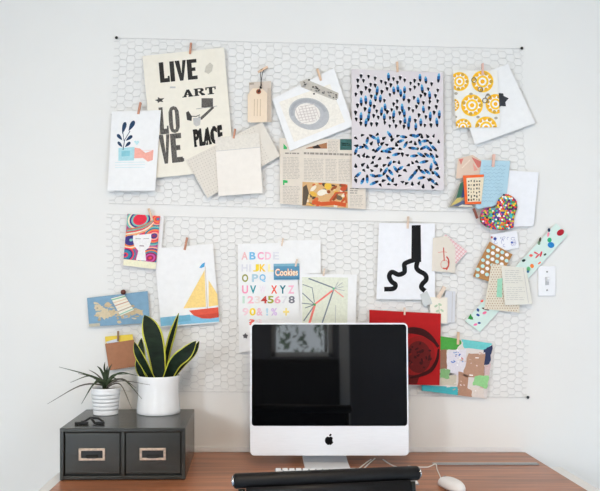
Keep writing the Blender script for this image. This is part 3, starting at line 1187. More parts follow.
for a in ((123.8, 128, 5.6, 12.5, 0.25), (131.4, 126, 6, 12, 0.5), (119.8, 137.3, 4.6, 8, -0.7), (129, 138.2, 4.6, 8.5, 0.9), (120.2, 144.6, 4, 7.5, -0.7), (127.6, 144.6, 4.2, 7.5, 0.8)):
    drop(p, *a, NAVY)
p.stroke([(130, 131), (124.6, 140), (123, 150)], 0.7, NAVY)
p.stroke([(123, 133), (124, 141)], 0.6, NAVY)
p.poly([(118.5, 148), (134.6, 147), (134, 160.4), (118.4, 160.8)], AQ)
p.poly([(121.5, 151), (130, 150.5), (129.6, 156), (121.5, 156.5)], ink(140, 200, 212), 2)
p.poly([(134.5, 147.5), (140, 148.5), (145.5, 153), (153.5, 150), (152.8, 160), (148, 161.6), (143, 158), (134, 158.2)], CORAL)
p.poly([(134, 141.5), (135.5, 140.5), (136.5, 141.6), (138, 140.5), (139.4, 142), (136.8, 145.2)], ink(190, 224, 230))
for k in range(3):
    p.stroke([(115, 162.5 + 2.6 * k), (145, 162 + 2.6 * k)], 0.5, ink(206, 228, 232))
p.build('art_card', 'white card with navy leaves in an aqua pot and a coral ribbon', 'picture')
pin((140.6, 102.5), (138.2, 114), 0.0225, 'reddish clothespin at the top of the white card with navy leaves', M_pin2)

# --- patterned envelope and plain card
p = Paper([(186, 160), (262, 122), (280, 156), (207.5, 198)], 0.0185, paper_mat('beige_dotted_paper', 226, 219, 208), 0.002)
DT = ink(204, 196, 186)
env = p.o
for i in range(26):
    for j in range(14):
        x = 188 + i * 2.9 * 0.894 + j * 3.0 * 0.447
        y = 160.5 - i * 2.9 * 0.447 + j * 3.0 * 0.894
        if inside((x, y), env) and inside((x + .8, y + .8), env):
            p.rect(x, y, x + 0.9, y + 0.9, DT)
p.build('envelope', 'open beige envelope with a fine dotted lining, tilted behind a cream card', 'envelope')
p = Paper([(215, 137.5), (259.5, 133), (262.3, 193), (218.5, 196)], 0.0225, paper_mat('blush_cream_paper', 240, 234, 226), 0.001, 0.003)
p.poly([(215, 137.5), (259.5, 133), (260.2, 147), (215.8, 151)], ink(230, 224, 214))
p.stroke([(215.8, 151.2), (260.2, 147.2)], 0.5, LG)
p.build('card', 'plain cream card with a folded top in front of the dotted envelope', 'card')
pin((235.2, 129), (233.6, 138.5), 0.0235, 'small clothespin at the top of the plain cream card', M_pin2, 2.2)

# --- kraft tag
p = Paper([(249, 82.5), (271, 81), (271.5, 122), (251, 123)], 0.0115, paper_mat('greyish_kraft', 214, 200, 186), 0.001)
p.stroke([(249.5, 84), (254, 83.6)], 2, ink(176, 162, 146))
p.rect(267.5, 88, 270.5, 121, ink(200, 184, 168))
p.build('backing_card', 'grey-beige backing card behind the pale kraft tag', 'card')
p = Paper([(252.3, 88.5), (262, 88), (267.3, 93.5), (267, 122), (247.6, 122.4), (247.6, 94.8)], 0.0140, paper_mat('pale_kraft', 238, 218, 194), 0.001)
p.ell(258.6, 91.6, 2.5, 2.5, ink(158, 88, 62), 1)
p.ell(258.6, 91.6, 1.1, 1.1, ink(60, 46, 40), 2)
for k in range(3):
    p.stroke([(254.5 + 3 * k, 99), (254.2 + 3 * k, 116)], 0.9, ink(214, 192, 164))
p.build('gift_tag', 'pale kraft gift tag with clipped corners hanging on a black string', 'tag')
b = MB()
b.tube(curve([W(258.6, 91.6, 0.0165), W(260.5, 87, 0.018), W(260.9, 80, 0.018), W(260.4, 73, 0.019), W(261.5, 69.2, 0.022), W(263.5, 70, 0.021), W(262.3, 74, 0.019), W(261.2, 82, 0.0185), W(261.8, 86.5, 0.018)], 40), 0.0011, 6)
b.tube([W(260, 86.6, 0.0185), W(261.6, 88.2, 0.0185)], 0.0028, 8)
tag(b.build('string', mat('dark_string', 52, 48, 48, 0.9)), 'thin black looped string above the kraft tag', 'string')
pin((267.6, 67), (258, 72.2), 0.0190, 'pale wooden clothespin lying crosswise above the kraft tag', M_pin, 2.4)

# --- newspaper
p = Paper([(279.5, 138), (366, 140), (365.6, 209.3), (280, 203.8)], 0.0108, paper_mat('newsprint', 226, 216, 203, 0.03), 0.003)
NT = ink(190, 182, 172)
ND = ink(152, 144, 135)
p.lines(283, 157, 300, 179, 1.5, NT, 0.02, 0.1)
p.lines(283, 186, 300, 203, 1.5, NT, 0.02, 0.1)
p.lines(304, 158.5, 324, 180, 1.5, NT, 0.02, 0.06)
p.lines(325.5, 159, 337, 180.5, 1.5, NT, 0.02, 0.06)
p.lines(338.5, 159.5, 351, 181, 1.5, NT, 0.02, 0.06)
p.lines(350, 195, 363, 207, 1.5, NT, 0.02, 0.1)
p.lines(350, 188, 360, 194.5, 2.2, ND, 0.02, 0.3, 1.0)
p.lines(303.8, 152.2, 352, 155, 3.2, ND, 0.03, 0.02, 2.0)
p.lines(285, 152.5, 300, 154.5, 3, ND, 0.02, 0.1, 1.4)
p.lines(328, 141, 338, 152, 1.5, NT, 0.02, 0.1)
p.rect(340, 135 + 4, 352, 150, ink(62, 102, 98), 1)
p.lines(342, 143, 350, 147, 2.0, ink(130, 160, 152), 0, 0.2, 0.8)
for s_ in p.shapes[-8:]:
    pass
p.poly([(283, 180), (284.2, 180), (287.6, 180.6), (287.6, 183), (284.5, 182.8), (284.5, 185), (283, 185)], ink(56, 178, 96))
p.poly([(283.5, 143.5), (287, 147.5), (287, 149.2), (283.5, 149)], ink(66, 180, 104))
PHOTO = [(302.4, 181.8), (347.5, 184.2), (348, 208), (302.2, 205.6)]
p.poly(PHOTO, ink(214, 172, 122))
cols = [ink(150, 78, 42), ink(206, 110, 62), ink(232, 200, 140), ink(110, 92, 74), ink(238, 226, 206), ink(196, 84, 50), ink(224, 176, 74), ink(84, 66, 58)]
for k in range(46):
    x, y = rnd.uniform(303, 347), rnd.uniform(182.5, 206.5)
    p.ell(x, y, rnd.uniform(1.2, 4.2), rnd.uniform(0.8, 2.4), rnd.choice(cols), 2 + k * 0.02, rnd.uniform(-0.9, 0.9), 10, PHOTO)
p.stroke([(312, 202), (322, 204), (334, 203), (346, 205)], 4.0, ink(206, 92, 50), 3.2, PHOTO)
p.stroke([(330, 201), (336, 193), (345, 192.5), (346.5, 203)], 2.2, ink(196, 92, 56), 3.3, PHOTO)
p.ell(322, 192.5, 5, 3, ink(240, 232, 216), 3.2, -0.3, 14, PHOTO)
p.ell(328, 186, 3.6, 3.6, ink(230, 188, 72), 3.2, 0, 14, PHOTO)
p.poly([(303, 187), (306.5, 184.5), (309, 193), (306, 205), (302.5, 205)], ink(96, 84, 72), 3.1)
p.poly([(306, 148), (327, 142.5), (327, 148.6), (306, 148.6)], ink(168, 118, 84), 1)
p.poly([(312, 147), (318, 144.5), (321, 148), (314, 148.5)], ink(60, 52, 48), 2)
p.build('newspaper', 'folded newspaper page with a warm orange photograph near its foot', 'newspaper')

# --- white drawing with grey ring
p = Paper([(272, 99), (334, 68), (353.4, 126), (290, 151)], 0.0142, M_white, 0.003)
p.poly([(279, 102), (330, 84), (345, 122), (294, 142)], ink(241, 236, 226))
GR = ink(186, 187, 190)
p.ell(309, 113.8, 20.5, 15.6, GR, 2, 0.28, 40)
p.arc(309, 113.8, 17.5, 13, 150, 330, 3, ink(172, 174, 178), 3, 0.28, 24)
p.ell(307.5, 113.8, 12.8, 10.6, ink(240, 235, 228), 4, 0.2, 32)
for k in range(-3, 4):
    p.stroke([(307.5 + k * 3.4 - 2.2, 106 + abs(k) * .7), (307.5 + k * 3.4 + 2.2, 121.6 - abs(k) * .7)], 0.7, ink(212, 202, 198), 5)
    p.stroke([(297.5 + abs(k) * .8, 113.8 + k * 2.8 + 1.4), (317.5 - abs(k) * .8, 113.8 + k * 2.8 - 1.4)], 0.7, ink(212, 202, 198), 5)
p.poly([(300, 81.5), (307, 79.5), (338.5, 93), (338, 98.5), (334, 100), (301, 87)], ink(196, 190, 180), 2)
for k in range(34):
    u = rnd.random()
    x, y = 301.5 + 35 * u, 83 + 13.5 * u + rnd.uniform(-2, 3.2)
    p.ell(x, y, rnd.uniform(0.6, 1.8), rnd.uniform(0.4, 1.0), rnd.choice([K2, GREY, GREY, ink(120, 112, 104)]), 3, 0.4, 8)
p.ell(309, 80, 1, 0.9, K, 3, 0, 8)
p.ell(314, 93.8, 1, 0.9, K, 3, 0, 8)
p.build('drawing', 'tilted white drawing of a grey ring with a crosshatched centre', 'drawing')
pin((317.2, 69), (321, 80.5), 0.0170, 'clothespin at the top of the white ring drawing', M_pin)

# --- poster of blue and black drops
p = Paper([(351.6, 69), (443, 72.5), (444, 190.3), (352, 187.8)], 0.0170, paper_mat('pale_lilac_paper', 221, 214, 217), 0.004)
BL, BD, BK = ink(96, 172, 212), ink(36, 98, 156), ink(24, 25, 32)
WH = ink(248, 246, 248)
r2 = random.Random(21)


def pt_rot(x, y, cx_, cy_, a):
    return (cx_ + x * math.cos(a) - y * math.sin(a), cy_ + x * math.sin(a) + y * math.cos(a))


def mark(cx_, cy_, ang, blue):
    if blue:
        h_, w_ = r2.uniform(7.2, 10.0), 3.0
        prof_ = [(-.5, 0), (-.28, .8), (0, 1), (.28, .8), (.5, .12)]
        for (lo, hi, m_) in ((-.5, -.2, BL), (-.2, .14, BD), (.14, .5, BK)):
            ring_ = []
            ks = [lo + (hi - lo) * q / 3 for q in range(4)]
            wf = lambda u: w_ / 2 * math.sqrt(max(0.02, 1 - (2 * u) ** 2 * 0.96))
            ring_ += [pt_rot(wf(u), u * h_, cx_, cy_, ang) for u in ks]
            ring_ += [pt_rot(-wf(u), u * h_, cx_, cy_, ang) for u in ks[::-1]]
            p.poly(ring_, m_, 2)
    else:
        s_ = r2.uniform(0.82, 1.08)
        p.poly([pt_rot(x * s_, y * s_, cx_, cy_, ang) for x, y in ((-1.6, -1.6), (-.4, -2.3), (1.2, -2.0), (1.7, -.7), (.6, 1.6), (-.1, 2.6), (-.8, 1.2))], BK, 2)
        p.poly([pt_rot(x * s_, y * s_, cx_, cy_, ang) for x, y in ((.2, -3.0), (1.4, -3.2), (1.9, -2.2), (1.0, -1.7))], WH, 2.3)


for half_ in (0, 1):
    pts_, tries = [], 0
    while len(pts_) < 112 and tries < 6000:
        tries += 1
        x = r2.uniform(355.5, 439.5)
        y = r2.uniform(76, 126) if not half_ else r2.uniform(134, 185.5)
        y += (x - 355) * 0.02
        if all(math.hypot(x - a[0], (y - a[1]) * 0.72) > 4.1 for a in pts_):
            pts_.append((x, y))
    for x, y in pts_:
        mark(x, y, r2.uniform(-.12, .12) if not half_ else r2.uniform(0, 6.28), r2.random() < 0.34)
p.build('patterned_print', 'lilac print covered with small blue and black drops in two blocks', 'print')
pin((397, 62), (397.5, 72), 0.0195, 'clothespin at the top of the blue and black drop print', M_pin)

# --- white sheet with black star and yellow print
p = Paper([(455, 83), (508, 64), (535.3, 123), (475, 144.8)], 0.0120, M_white, 0.006)
p.poly([(497, 89.5), (499, 93), (503.2, 93.4), (503.8, 96), (508.7, 98.3), (505.4, 102), (506, 106.4), (501, 106), (498.5, 108.2), (496.5, 105)], ink(56, 58, 64))
p.build('paper_sheet', 'tilted white sheet with a black star behind the yellow circle print', 'paper')
p = Paper([(453, 70.5), (497.5, 70.5), (500.5, 127.3), (456, 127.6)], 0.0190, paper_mat('yellow_print_paper', 240, 238, 232), 0.001)
YE, YO, YG = ink(248, 200, 52), ink(240, 178, 40), ink(176, 168, 150)
box_ = p.o
for cx_, cy_, r in ((459.5, 81.5, 9.5), (482.5, 81.5, 11), (472, 105.3, 11), (495.5, 104, 10), (463, 127, 8.5), (486, 127.5, 11), (453, 105, 6.5)):
    p.ell(cx_, cy_, r, r, YE, 1, 0, 28, box_)
    p.ell(cx_, cy_, r * .80, r * .80, WH, 2, 0, 24, box_)
    for k in range(11):
        a = 2 * math.pi * k / 11
        p.ell(cx_ + r * .78 * math.cos(a), cy_ + r * .78 * math.sin(a), r * .18, r * .18, YO if k % 3 else ink(206, 160, 60), 3, 0, 8, box_)
    p.ell(cx_, cy_, r * .56, r * .56, YE, 4, 0, 20, box_)
    p.ell(cx_, cy_, r * .36, r * .36, WH, 5, 0, 16, box_)
    p.ell(cx_, cy_, r * .2, r * .2, YO, 6, 0, 12, box_)
for x, y in ((474, 80), (480.5, 89.5), (485, 100.5), (488, 97)):
    p.arc(x, y, 2.4, 2.4, 0, 360, 0.8, ink(110, 100, 86), 7, 0, 12)
for x, y in ((471, 94), (488, 94.5), (478, 117), (456, 93.5), (496, 118), (455.5, 117)):
    p.ell(x, y, 1.8, 1.4, YG, 2, 0, 10, box_)
p.build('patterned_card', 'white card printed with yellow lace circles', 'print')
pin((482.5, 63.5), (482.7, 75.5), 0.0215, 'pinkish clothespin at the top of the yellow circle card', mat('pink_wood', 226, 186, 172, 0.7), 2.2)

# --- cluster at the upper right
p = Paper([(509, 170.5), (538.7, 172.3), (533.5, 226), (499, 227)], 0.0100, M_cool, 0.004)
p.build('paper_sheet', 'blank white sheet behind the colourful heart', 'paper')
p = Paper([(458, 158.5), (472.5, 155), (483, 161.5), (482, 174.5), (469, 178), (456, 178.5)], 0.0110, paper_mat('beige_pink_paper', 222, 198, 180), 0.001)
PR = ink(206, 118, 108)
p.poly([(459, 159.5), (463.5, 158.4), (461, 165)], PR)
p.poly([(471.5, 157), (482, 162), (481.5, 166), (478, 168)], PR)
p.poly([(473, 163), (478, 170), (474, 171)], ink(226, 160, 146))
p.stroke([(462, 168), (470, 160)], 1.2, ink(236, 216, 200))
p.build('paper_scrap', 'beige scrap with red corners above the orange-framed card', 'paper')
p = Paper([(460.3, 180.5), (466.5, 178), (474, 206.8), (448, 207.5)], 0.0122, paper_mat('magazine_scrap', 150, 148, 138), 0.001)
tri = p.o
p.poly([(460.5, 183), (463.5, 182), (462, 196), (456, 199)], ink(66, 112, 92), 1, tri)
p.poly([(463.5, 184), (465, 184), (466, 196), (461, 199)], ink(64, 76, 124), 2, tri)
p.poly([(450.5, 206), (457, 198), (464, 197.5), (460, 202)], ink(206, 186, 112), 2, tri)
p.poly([(453, 206), (463, 200.5), (468, 202), (470, 206)], ink(88, 100, 132), 3, tri)
p.stroke([(449, 207), (460.5, 181.5)], 0.9, ink(196, 192, 180), 3)
p.poly([(458, 206.5), (462, 204.5), (472, 205.5), (473, 207)], ink(230, 224, 210), 4, tri)
p.build('magazine_clipping', 'dark triangular magazine clipping left of the orange-framed card', 'paper')
p = Paper([(463, 175.5), (484, 174.4), (481.2, 204), (465, 204.3)], 0.0182, paper_mat('orange_card', 232, 104, 54), 0.001)
p.poly([(466.3, 178), (484, 177), (481.4, 201.5), (467.6, 202)], ink(236, 222, 196), 1)
for k in range(5):
    for j in range(6):
        x = 468 + k * 2.7 + rnd.uniform(-.3, .3)
        y = 180.5 + j * 3.6 + rnd.uniform(-.6, .6)
        p.rect(x, y, x + rnd.uniform(.8, 1.7), y + rnd.uniform(1.2, 2.6), rnd.choice([K2, K, ink(120, 96, 76)]), 2)
p.build('greeting_card', 'small cream card with an orange border and rows of black characters', 'card')
p = Paper([(481.5, 160), (510.2, 161), (506.5, 197), (494, 206), (478, 209), (475.5, 207.5)], 0.0150, paper_mat('light_blue_paper', 178, 210, 224), 0.001)
SC = ink(152, 188, 206)
for k in range(11):
    y = 166 + k * 3.5
    x0, x1 = 483.5 - k * .35, 506 - k * .5 - (k > 8) * 8
    n_ = 14
    p.stroke([(x0 + (x1 - x0) * i / n_, y + 0.8 * math.sin(i * 2.1 + k) + rnd.uniform(-.4, .4)) for i in range(n_ + 1)], 0.55, SC)
p.build('letter', 'light blue handwritten note pinned between orange-framed card and white sheet', 'letter')
pin((493.9, 154.5), (493, 167), 0.0170, 'pinkish clothespin at the top of the light blue note', mat('pink_wood', 226, 186, 172, 0.7), 3.0)
heart = [(480.2, 222), (479.6, 216.5), (481.5, 211), (485.5, 207.6), (490.5, 207), (495, 209), (496.2, 209.3), (496.4, 204), (498.8, 198.5), (503, 195), (508.5, 194.4), (513.5, 197),
         (516.8, 201.5), (517.4, 207), (515.6, 213), (514.2, 219), (513.6, 227.4), (508, 229.4), (500, 230.2), (492, 229), (485.5, 226.6)]
p = Paper(heart, 0.0215, paper_mat('heart_base', 150, 60, 80), 0.001)
HC = [ink(*c) for c in ((226, 60, 56), (36, 84, 160), (40, 150, 96), (244, 196, 60), (240, 240, 236), (236, 120, 50), (30, 40, 70), (222, 90, 150), (60, 176, 190), (120, 60, 130), (150, 200, 80))]
r3 = random.Random(4)
y = 195.0
row = 0
while y < 230:
    x = 478 + (row % 2) * 1.0
    while x < 519:
        if inside((x, y), heart) and inside((x + .7, y), heart) and inside((x - .7, y), heart):
            p.ell(x + r3.uniform(-.2, .2), y + r3.uniform(-.2, .2), 1.05, 1.05, r3.choice(HC), 1 + 0.05 * (row % 3), 0, 7)
        x += 2.0
    y += 1.75
    row += 1
p.build('heart_ornament', 'tilted heart covered in tiny multicoloured dots', 'ornament')
pin((473.6, 208.5), (477.4, 218.5), 0.0190, 'dark reddish clothespin at the lower left of the colourful heart', mat('dark_red_wood', 138, 74, 58, 0.6), 2.4)
p = Paper([(490, 234.5), (516.5, 230.5), (519.3, 247.5), (494, 252.5)], 0.0095, M_cool, 0.001)
for k in range(12):
    x, y = rnd.uniform(493, 515), rnd.uniform(235.5, 247)
    p.arc(x, y, rnd.uniform(.8, 2.2), rnd.uniform(.8, 2), rnd.uniform(0, 180), rnd.uniform(200, 360), 0.45, ink(158, 160, 196), 1, 0, 8)
p.ell(495, 238.8, 1.6, 1.6, ink(60, 80, 150), 2, 0, 10)
p.ell(491.8, 237.4, 1.0, 1.2, ink(196, 90, 90), 2, 0, 10)
p.ell(512, 242.4, 1.3, 1.1, ink(90, 110, 190), 2, 0, 10)
p.build('sketch_card', 'small white card with blue scribbles under the colourful heart', 'card')

# --- cluster at the right middle
p = Paper([(556, 223.3), (567.8, 234.8), (480, 332), (465, 321)], 0.0090, paper_mat('mint_paper', 216, 235, 228), 0.001)
for x, y, rx, ry, a, c in ((560.5, 232.5, 4, 3, -.6, (176, 34, 50)), (551, 245, 3.4, 3, .2, (40, 128, 196)), (549.5, 240, 2.2, 2.4, 0, (54, 176, 122)), (549, 230, 1.3, 2, 0, (46, 66, 96)), (548.3, 234.5, 1.2, 2.4, .2, (240, 140, 160)),
                           (540, 240, 1.2, 2.8, .2, (84, 84, 70)), (539, 243, 1.4, 2, 0, (110, 140, 110)), (531, 255.5, 1.8, 1.4, 0, (240, 100, 90)), (537.5, 256, 3.2, .8, -.8, (226, 80, 90)), (541, 254, 1, 3, .3, (220, 70, 84)),
                           (536, 253, 2.6, .8, .5, (232, 90, 100)), (523.7, 260.5, 1.9, 1.3, -.3, (40, 62, 60)), (532, 266, 1.9, 2.2, -.4, (240, 130, 60)), (528.5, 269, 2, 2.4, 0, (110, 190, 130)), (528, 271.5, 1.4, 1.4, 0, (70, 130, 190)),
                           (539.5, 263, 1.8, .8, -.7, (238, 110, 80)), (545, 254.5, 1.6, 1, -.6, (70, 92, 80)), (482, 301, 1.6, 1.1, -.5, (240, 90, 80)), (478, 310, 1.3, 1.8, -.4, (44, 84, 150)), (478, 315, 1.9, 1.2, .5, (40, 76, 150)),
                           (484.6, 312.8, 2.2, 1.3, -.4, (244, 120, 160)), (475.5, 324.6, 2, 1.2, -.3, (244, 120, 170)), (479.2, 323, 1.6, 1, 0, (40, 76, 140)), (485.5, 309, 4, 1, .3, (84, 60, 60)), (471, 318, 2.2, 1.6, .2, (34, 110, 60))):
    p.ell(x, y, rx, ry, ink(*c), 1, a, 12)
p.poly([(467.8, 318.6), (470.6, 313.8), (473.4, 319.8)], ink(48, 138, 62), 2)
p.build('wrapping_strip', 'long diagonal mint green strip with bright coloured spots', 'strip')
p = Paper([(489.5, 241.5), (512.5, 254.5), (509, 261), (497, 284), (473, 276.5), (477, 266)], 0.0130, paper_mat('brown_lattice_card', 176, 128, 80), 0.001)
ck = p.o
for i in range(7):
    for j in range(8):
        x = 488.5 + i * 4.6 - j * 2.6 + (j % 2) * 2.3
        y = 244.8 + i * 2.5 + j * 4.7 + (j % 2) * 1.2
        if all(inside((x + dx, y + dy), ck) for dx, dy in ((-1.6, 0), (1.6, 0), (0, -1.6), (0, 1.6))):
            p.ell(x, y, 2.1, 1.9, ink(190, 226, 226) if (i + j) % 2 else WH, 1, 0.5, 8)
p.build('patterned_card', 'tilted brown card with white and aqua spots', 'card')
p = Paper([(491.5, 263.5), (521, 268), (519.3, 312.6), (484, 309), (488, 285)], 0.0160, paper_mat('beige_dot_card', 226, 218, 200), 0.001)
for i in range(15):
    for j in range(20):
        x, y = 485 + i * 2.5 + (j % 2) * 1.25, 265 + j * 2.4
        if inside((x - 1, y - .6), p.o) and inside((x + 1, y + 1), p.o):
            p.ell(x, y, 0.62, 0.62, ink(184, 152, 126), 1, 0, 6)
p.poly([(497.5, 279), (502.5, 278), (502, 297.5), (496.5, 297)], ink(158, 214, 186), 2)
p.build('envelope', 'beige dotted envelope with a mint patch behind the grey text note', 'envelope')
p = Paper([(501.3, 266), (526, 267.6), (532.3, 303.8), (505, 305.3)], 0.0190, paper_mat('grey_cream_note', 228, 226, 216), 0.001, 0.004)
p.lines(505, 270, 523, 283, 2.0, ink(200, 198, 192), 0.03, 0.3, 0.6)
p.lines(506.5, 287, 525, 300, 2.0, ink(204, 202, 196), 0.01, 0.4, 0.6)
p.stroke([(523.2, 268), (528.5, 303)], 0.5, LG)
p.build('text_note', 'grey-cream note with faint typed lines in front of the dotted envelope', 'paper')

# --- black road drawing
p = Paper([(379, 223), (435, 223.5), (435, 299.8), (376.5, 299)], 0.0112, M_cool, 0.003)
BK2 = ink(20, 20, 22)
p.poly([(411.7, 225.3), (420.7, 225), (421.2, 262), (411.3, 262)], BK2)


def smooth2(pts, n=30):
    return [(v.x, v.y) for v in curve([Vector((x, y, 0)) for x, y in pts], n)]


p.stroke(smooth2([(414, 260), (409, 261.6), (404.5, 264), (404.6, 268.5), (404, 272.5), (398.5, 274.6), (392, 272), (389.2, 276.2), (391.5, 281.5), (395.4, 284.6), (393.4, 288.6), (384.2, 289.2)], 66), 4.7, BK2, 2)
p.stroke(smooth2([(418.2, 259), (416.4, 266.5), (418.5, 270.5), (425, 274.5), (426.2, 279.5), (422.3, 284), (421.4, 287.5), (425, 291)], 42), 4.7, BK2, 2.3)
p.build('drawing', 'white sheet with a thick black line that forks into two wavy ends', 'drawing')
pin((408.2, 216.5), (407.6, 228.5), 0.0130, 'peach clothespin at the top of the black forked line drawing', M_pin3, 2.4)

# --- beige card with red guitar, pink grid card
p = Paper([(445.5, 234), (467.6, 251.5), (456, 264.3), (436, 247)], 0.0112, paper_mat('pink_white_paper', 238, 220, 220), 0.001)
for k in range(9):
    u = (k + .5) / 9
    p.stroke([(445.5 + 22.1 * u, 234 + 17.5 * u), (436 + 20 * u, 247 + 17.3 * u)], 0.6, ink(226, 168, 172))
for k in range(6):
    u = (k + .5) / 6
    p.stroke([(445.5 - 9.5 * u, 234 + 13 * u), (467.6 - 11.6 * u, 251.5 + 12.8 * u)], 0.6, ink(230, 178, 182))
p.build('grid_card', 'pale pink card with a red grid beside the beige guitar card', 'card')
p = Paper([(433, 238), (447.5, 236), (455.5, 247.5), (455.3, 272.8), (431.8, 271)], 0.0140, paper_mat('grey_beige_card', 226, 218, 206), 0.001)
RD = ink(206, 84, 72)
p.arc(444.6, 264.5, 3.8, 4.5, 0, 360, 0.6, ink(220, 150, 136), 1, 0, 20)
p.arc(445, 262.5, 3.9, 6.2, -70, 120, 1.3, RD, 2, 0, 16)
p.stroke([(443.6, 247.5), (444.2, 261)], 1.0, RD, 2)
p.stroke([(438, 252.6), (443.5, 251.6), (447, 252.4)], 0.6, ink(222, 150, 138), 2)
p.stroke([(446.5, 270), (448.5, 266), (448.6, 260)], 1.2, RD, 2)
p.build('greeting_card', 'grey-beige card with a small red guitar drawing', 'card')

# --- small green plant card with grey packet
p = Paper([(420, 294.5), (427, 290.8), (431, 299.5), (432.3, 304), (424, 306)], 0.0165, paper_mat('grey_scrap', 208, 212, 212), 0.001)
p.build('paper_scrap', 'small grey paper scrap left of the green sprig card', 'paper')
p = Paper([(446, 290.5), (455.5, 291.5), (454.5, 322.5), (440, 322.5)], 0.0122, paper_mat('silver_packet', 216, 218, 224), 0.001)
p.stroke([(452.5, 292), (451.8, 322)], 0.6, LG)
p.build('packet', 'pale silver packet behind the green sprig card', 'packet')
p = Paper([(429.8, 297), (447.5, 297.5), (447.2, 323.5), (431, 323)], 0.0148, M_cream, 0.001)
for x, y, a in ((436, 306, -.6), (440, 304.5, .5), (437.5, 311, -.4), (442, 310.5, .7), (439, 315, 0)):
    p.ell(x, y, 2.0, 1.1, ink(186, 206, 176), 1, a, 10)
p.stroke([(439, 304), (439.4, 318)], 0.6, ink(176, 198, 166), 2)
p.build('art_card', 'small cream card with a faint green sprig', 'card')
pin((444.6, 286.8), (438.2, 298), 0.0170, 'large pale clothespin above the green sprig card', M_pin3, 4.2)

# --- red poster and abstract collage
p = Paper([(424, 334), (493.4, 343.6), (486.5, 399), (421.5, 390.5)], 0.0125, paper_mat('collage_paper', 224, 216, 212), 0.002)
co = p.o
r4 = random.Random(11)


def brush(pts, col, lay, rough=1.0):
    q = []
    for i in range(len(pts)):
        x0, y0 = pts[i]
        x1, y1 = pts[(i + 1) % len(pts)]
        for k in range(5):
            q.append((x0 + (x1 - x0) * k / 5 + r4.uniform(-rough, rough) * .7, y0 + (y1 - y0) * k / 5 + r4.uniform(-rough, rough) * .7))
    p.poly(clip(q, co), ink(*col), lay)


brush([(438, 336), (459, 338.5), (462, 344), (456, 349.5), (438, 350)], (78, 160, 70), 1)
brush([(462, 339), (492, 343), (489, 350), (464, 348)], (112, 200, 200), 1)
brush([(484, 350), (492.5, 345), (490, 363), (484, 366)], (52, 60, 92), 2)
brush([(438, 350), (447, 350), (446.5, 369), (438, 369)], (150, 112, 92), 2)
brush([(447.5, 350), (466, 349), (466, 374), (447, 376)], (226, 222, 230), 2)
brush([(468, 353), (485, 354), (484, 379), (463, 376)], (182, 144, 122), 3)
brush([(459, 372), (468, 374), (467, 398), (457, 396)], (176, 136, 114), 3)
brush([(474, 376), (489, 375), (487, 389), (473, 385)], (150, 206, 142), 4)
brush([(421, 385), (458, 387), (458, 397), (421, 392)], (74, 176, 186), 3)
brush([(440, 371), (456, 374), (457, 386), (440, 385)], (206, 198, 180), 2)
brush([(440, 368), (450, 370), (449, 379), (440, 378)], (130, 176, 120), 3)
brush([(470, 386), (484, 389), (484, 398), (470, 396)], (226, 214, 206), 4)
brush([(466, 388), (472, 390), (471, 398), (466, 397)], (182, 140, 118), 5)
brush([(484, 366), (491, 364), (489, 376), (484, 376)], (216, 190, 190), 3)
for k in range(16):
    x, y = r4.uniform(449, 464), r4.uniform(351, 366)
    p.stroke([(x, y), (x + r4.uniform(-3, 3), y + r4.uniform(-2, 2))], r4.uniform(.7, 1.5), ink(*r4.choice([(96, 128, 196), (250, 248, 250), (150, 170, 206), (200, 120, 120)])), 4)
for k in range(26):
    x, y = r4.uniform(447, 488), r4.uniform(350, 394)
    p.stroke([(x, y), (x + r4.uniform(-4, 4), y + r4.uniform(-1.5, 1.5))], r4.uniform(.5, 1.4), ink(*r4.choice([(246, 240, 238), (232, 214, 206), (206, 176, 160), (238, 230, 226)])), 6)
p.build('abstract_collage', 'abstract painted collage in teal, green, white and tan', 'painting')
pin((458.2, 332), (458, 344.5), 0.0150, 'clothespin at the top of the abstract painted collage', M_pin, 2.6)
p = Paper([(369.3, 309.8), (441, 313.6), (439.6, 385.2), (369, 384)], 0.0195, paper_mat('red_poster_paper', 178, 32, 34, 0.04), 0.003)
DR, DR2 = ink(64, 18, 20), ink(102, 26, 26)
p.ell(418, 356, 17, 20, ink(150, 30, 30), 1, 0.1, 30)
p.ell(418.5, 357, 12.5, 16, DR2, 2, 0, 28)
for k in range(40):
    a, r = r4.uniform(0, 6.28), math.sqrt(r4.random())
    p.ell(419 + 12 * r * math.cos(a), 357 + 15 * r * math.sin(a), r4.uniform(.8, 2.4), r4.uniform(.6, 1.8), r4.choice([DR, DR2, ink(128, 30, 28), DR]), 3 + .02 * k, r4.uniform(0, 3), 8)
pts_ = smooth2([(405, 331), (414, 330.5), (424, 333), (433, 340), (438.5, 347)], 24)
p.stroke(pts_, [3 + 4.0 * math.sin(math.pi * min(1, i / (len(pts_) - 1) + .15)) for i in range(len(pts_))], DR, 5)
pts_ = smooth2([(438.6, 349), (437, 360), (431, 370), (421, 375), (410, 378)], 24)
p.stroke(pts_, [1.6 + 2.2 * math.sin(math.pi * i / (len(pts_) - 1)) for i in range(len(pts_))], DR, 5)
p.poly([(400, 372), (412, 375), (420, 374.5), (417, 384), (400, 384)], DR2, 4)
p.build('poster', 'red poster with a dark round swirl, partly behind the computer', 'poster')
pin((404.6, 307.5), (404.6, 315), 0.0212, 'small clothespin at the top of the red poster', M_pin3, 1.8)

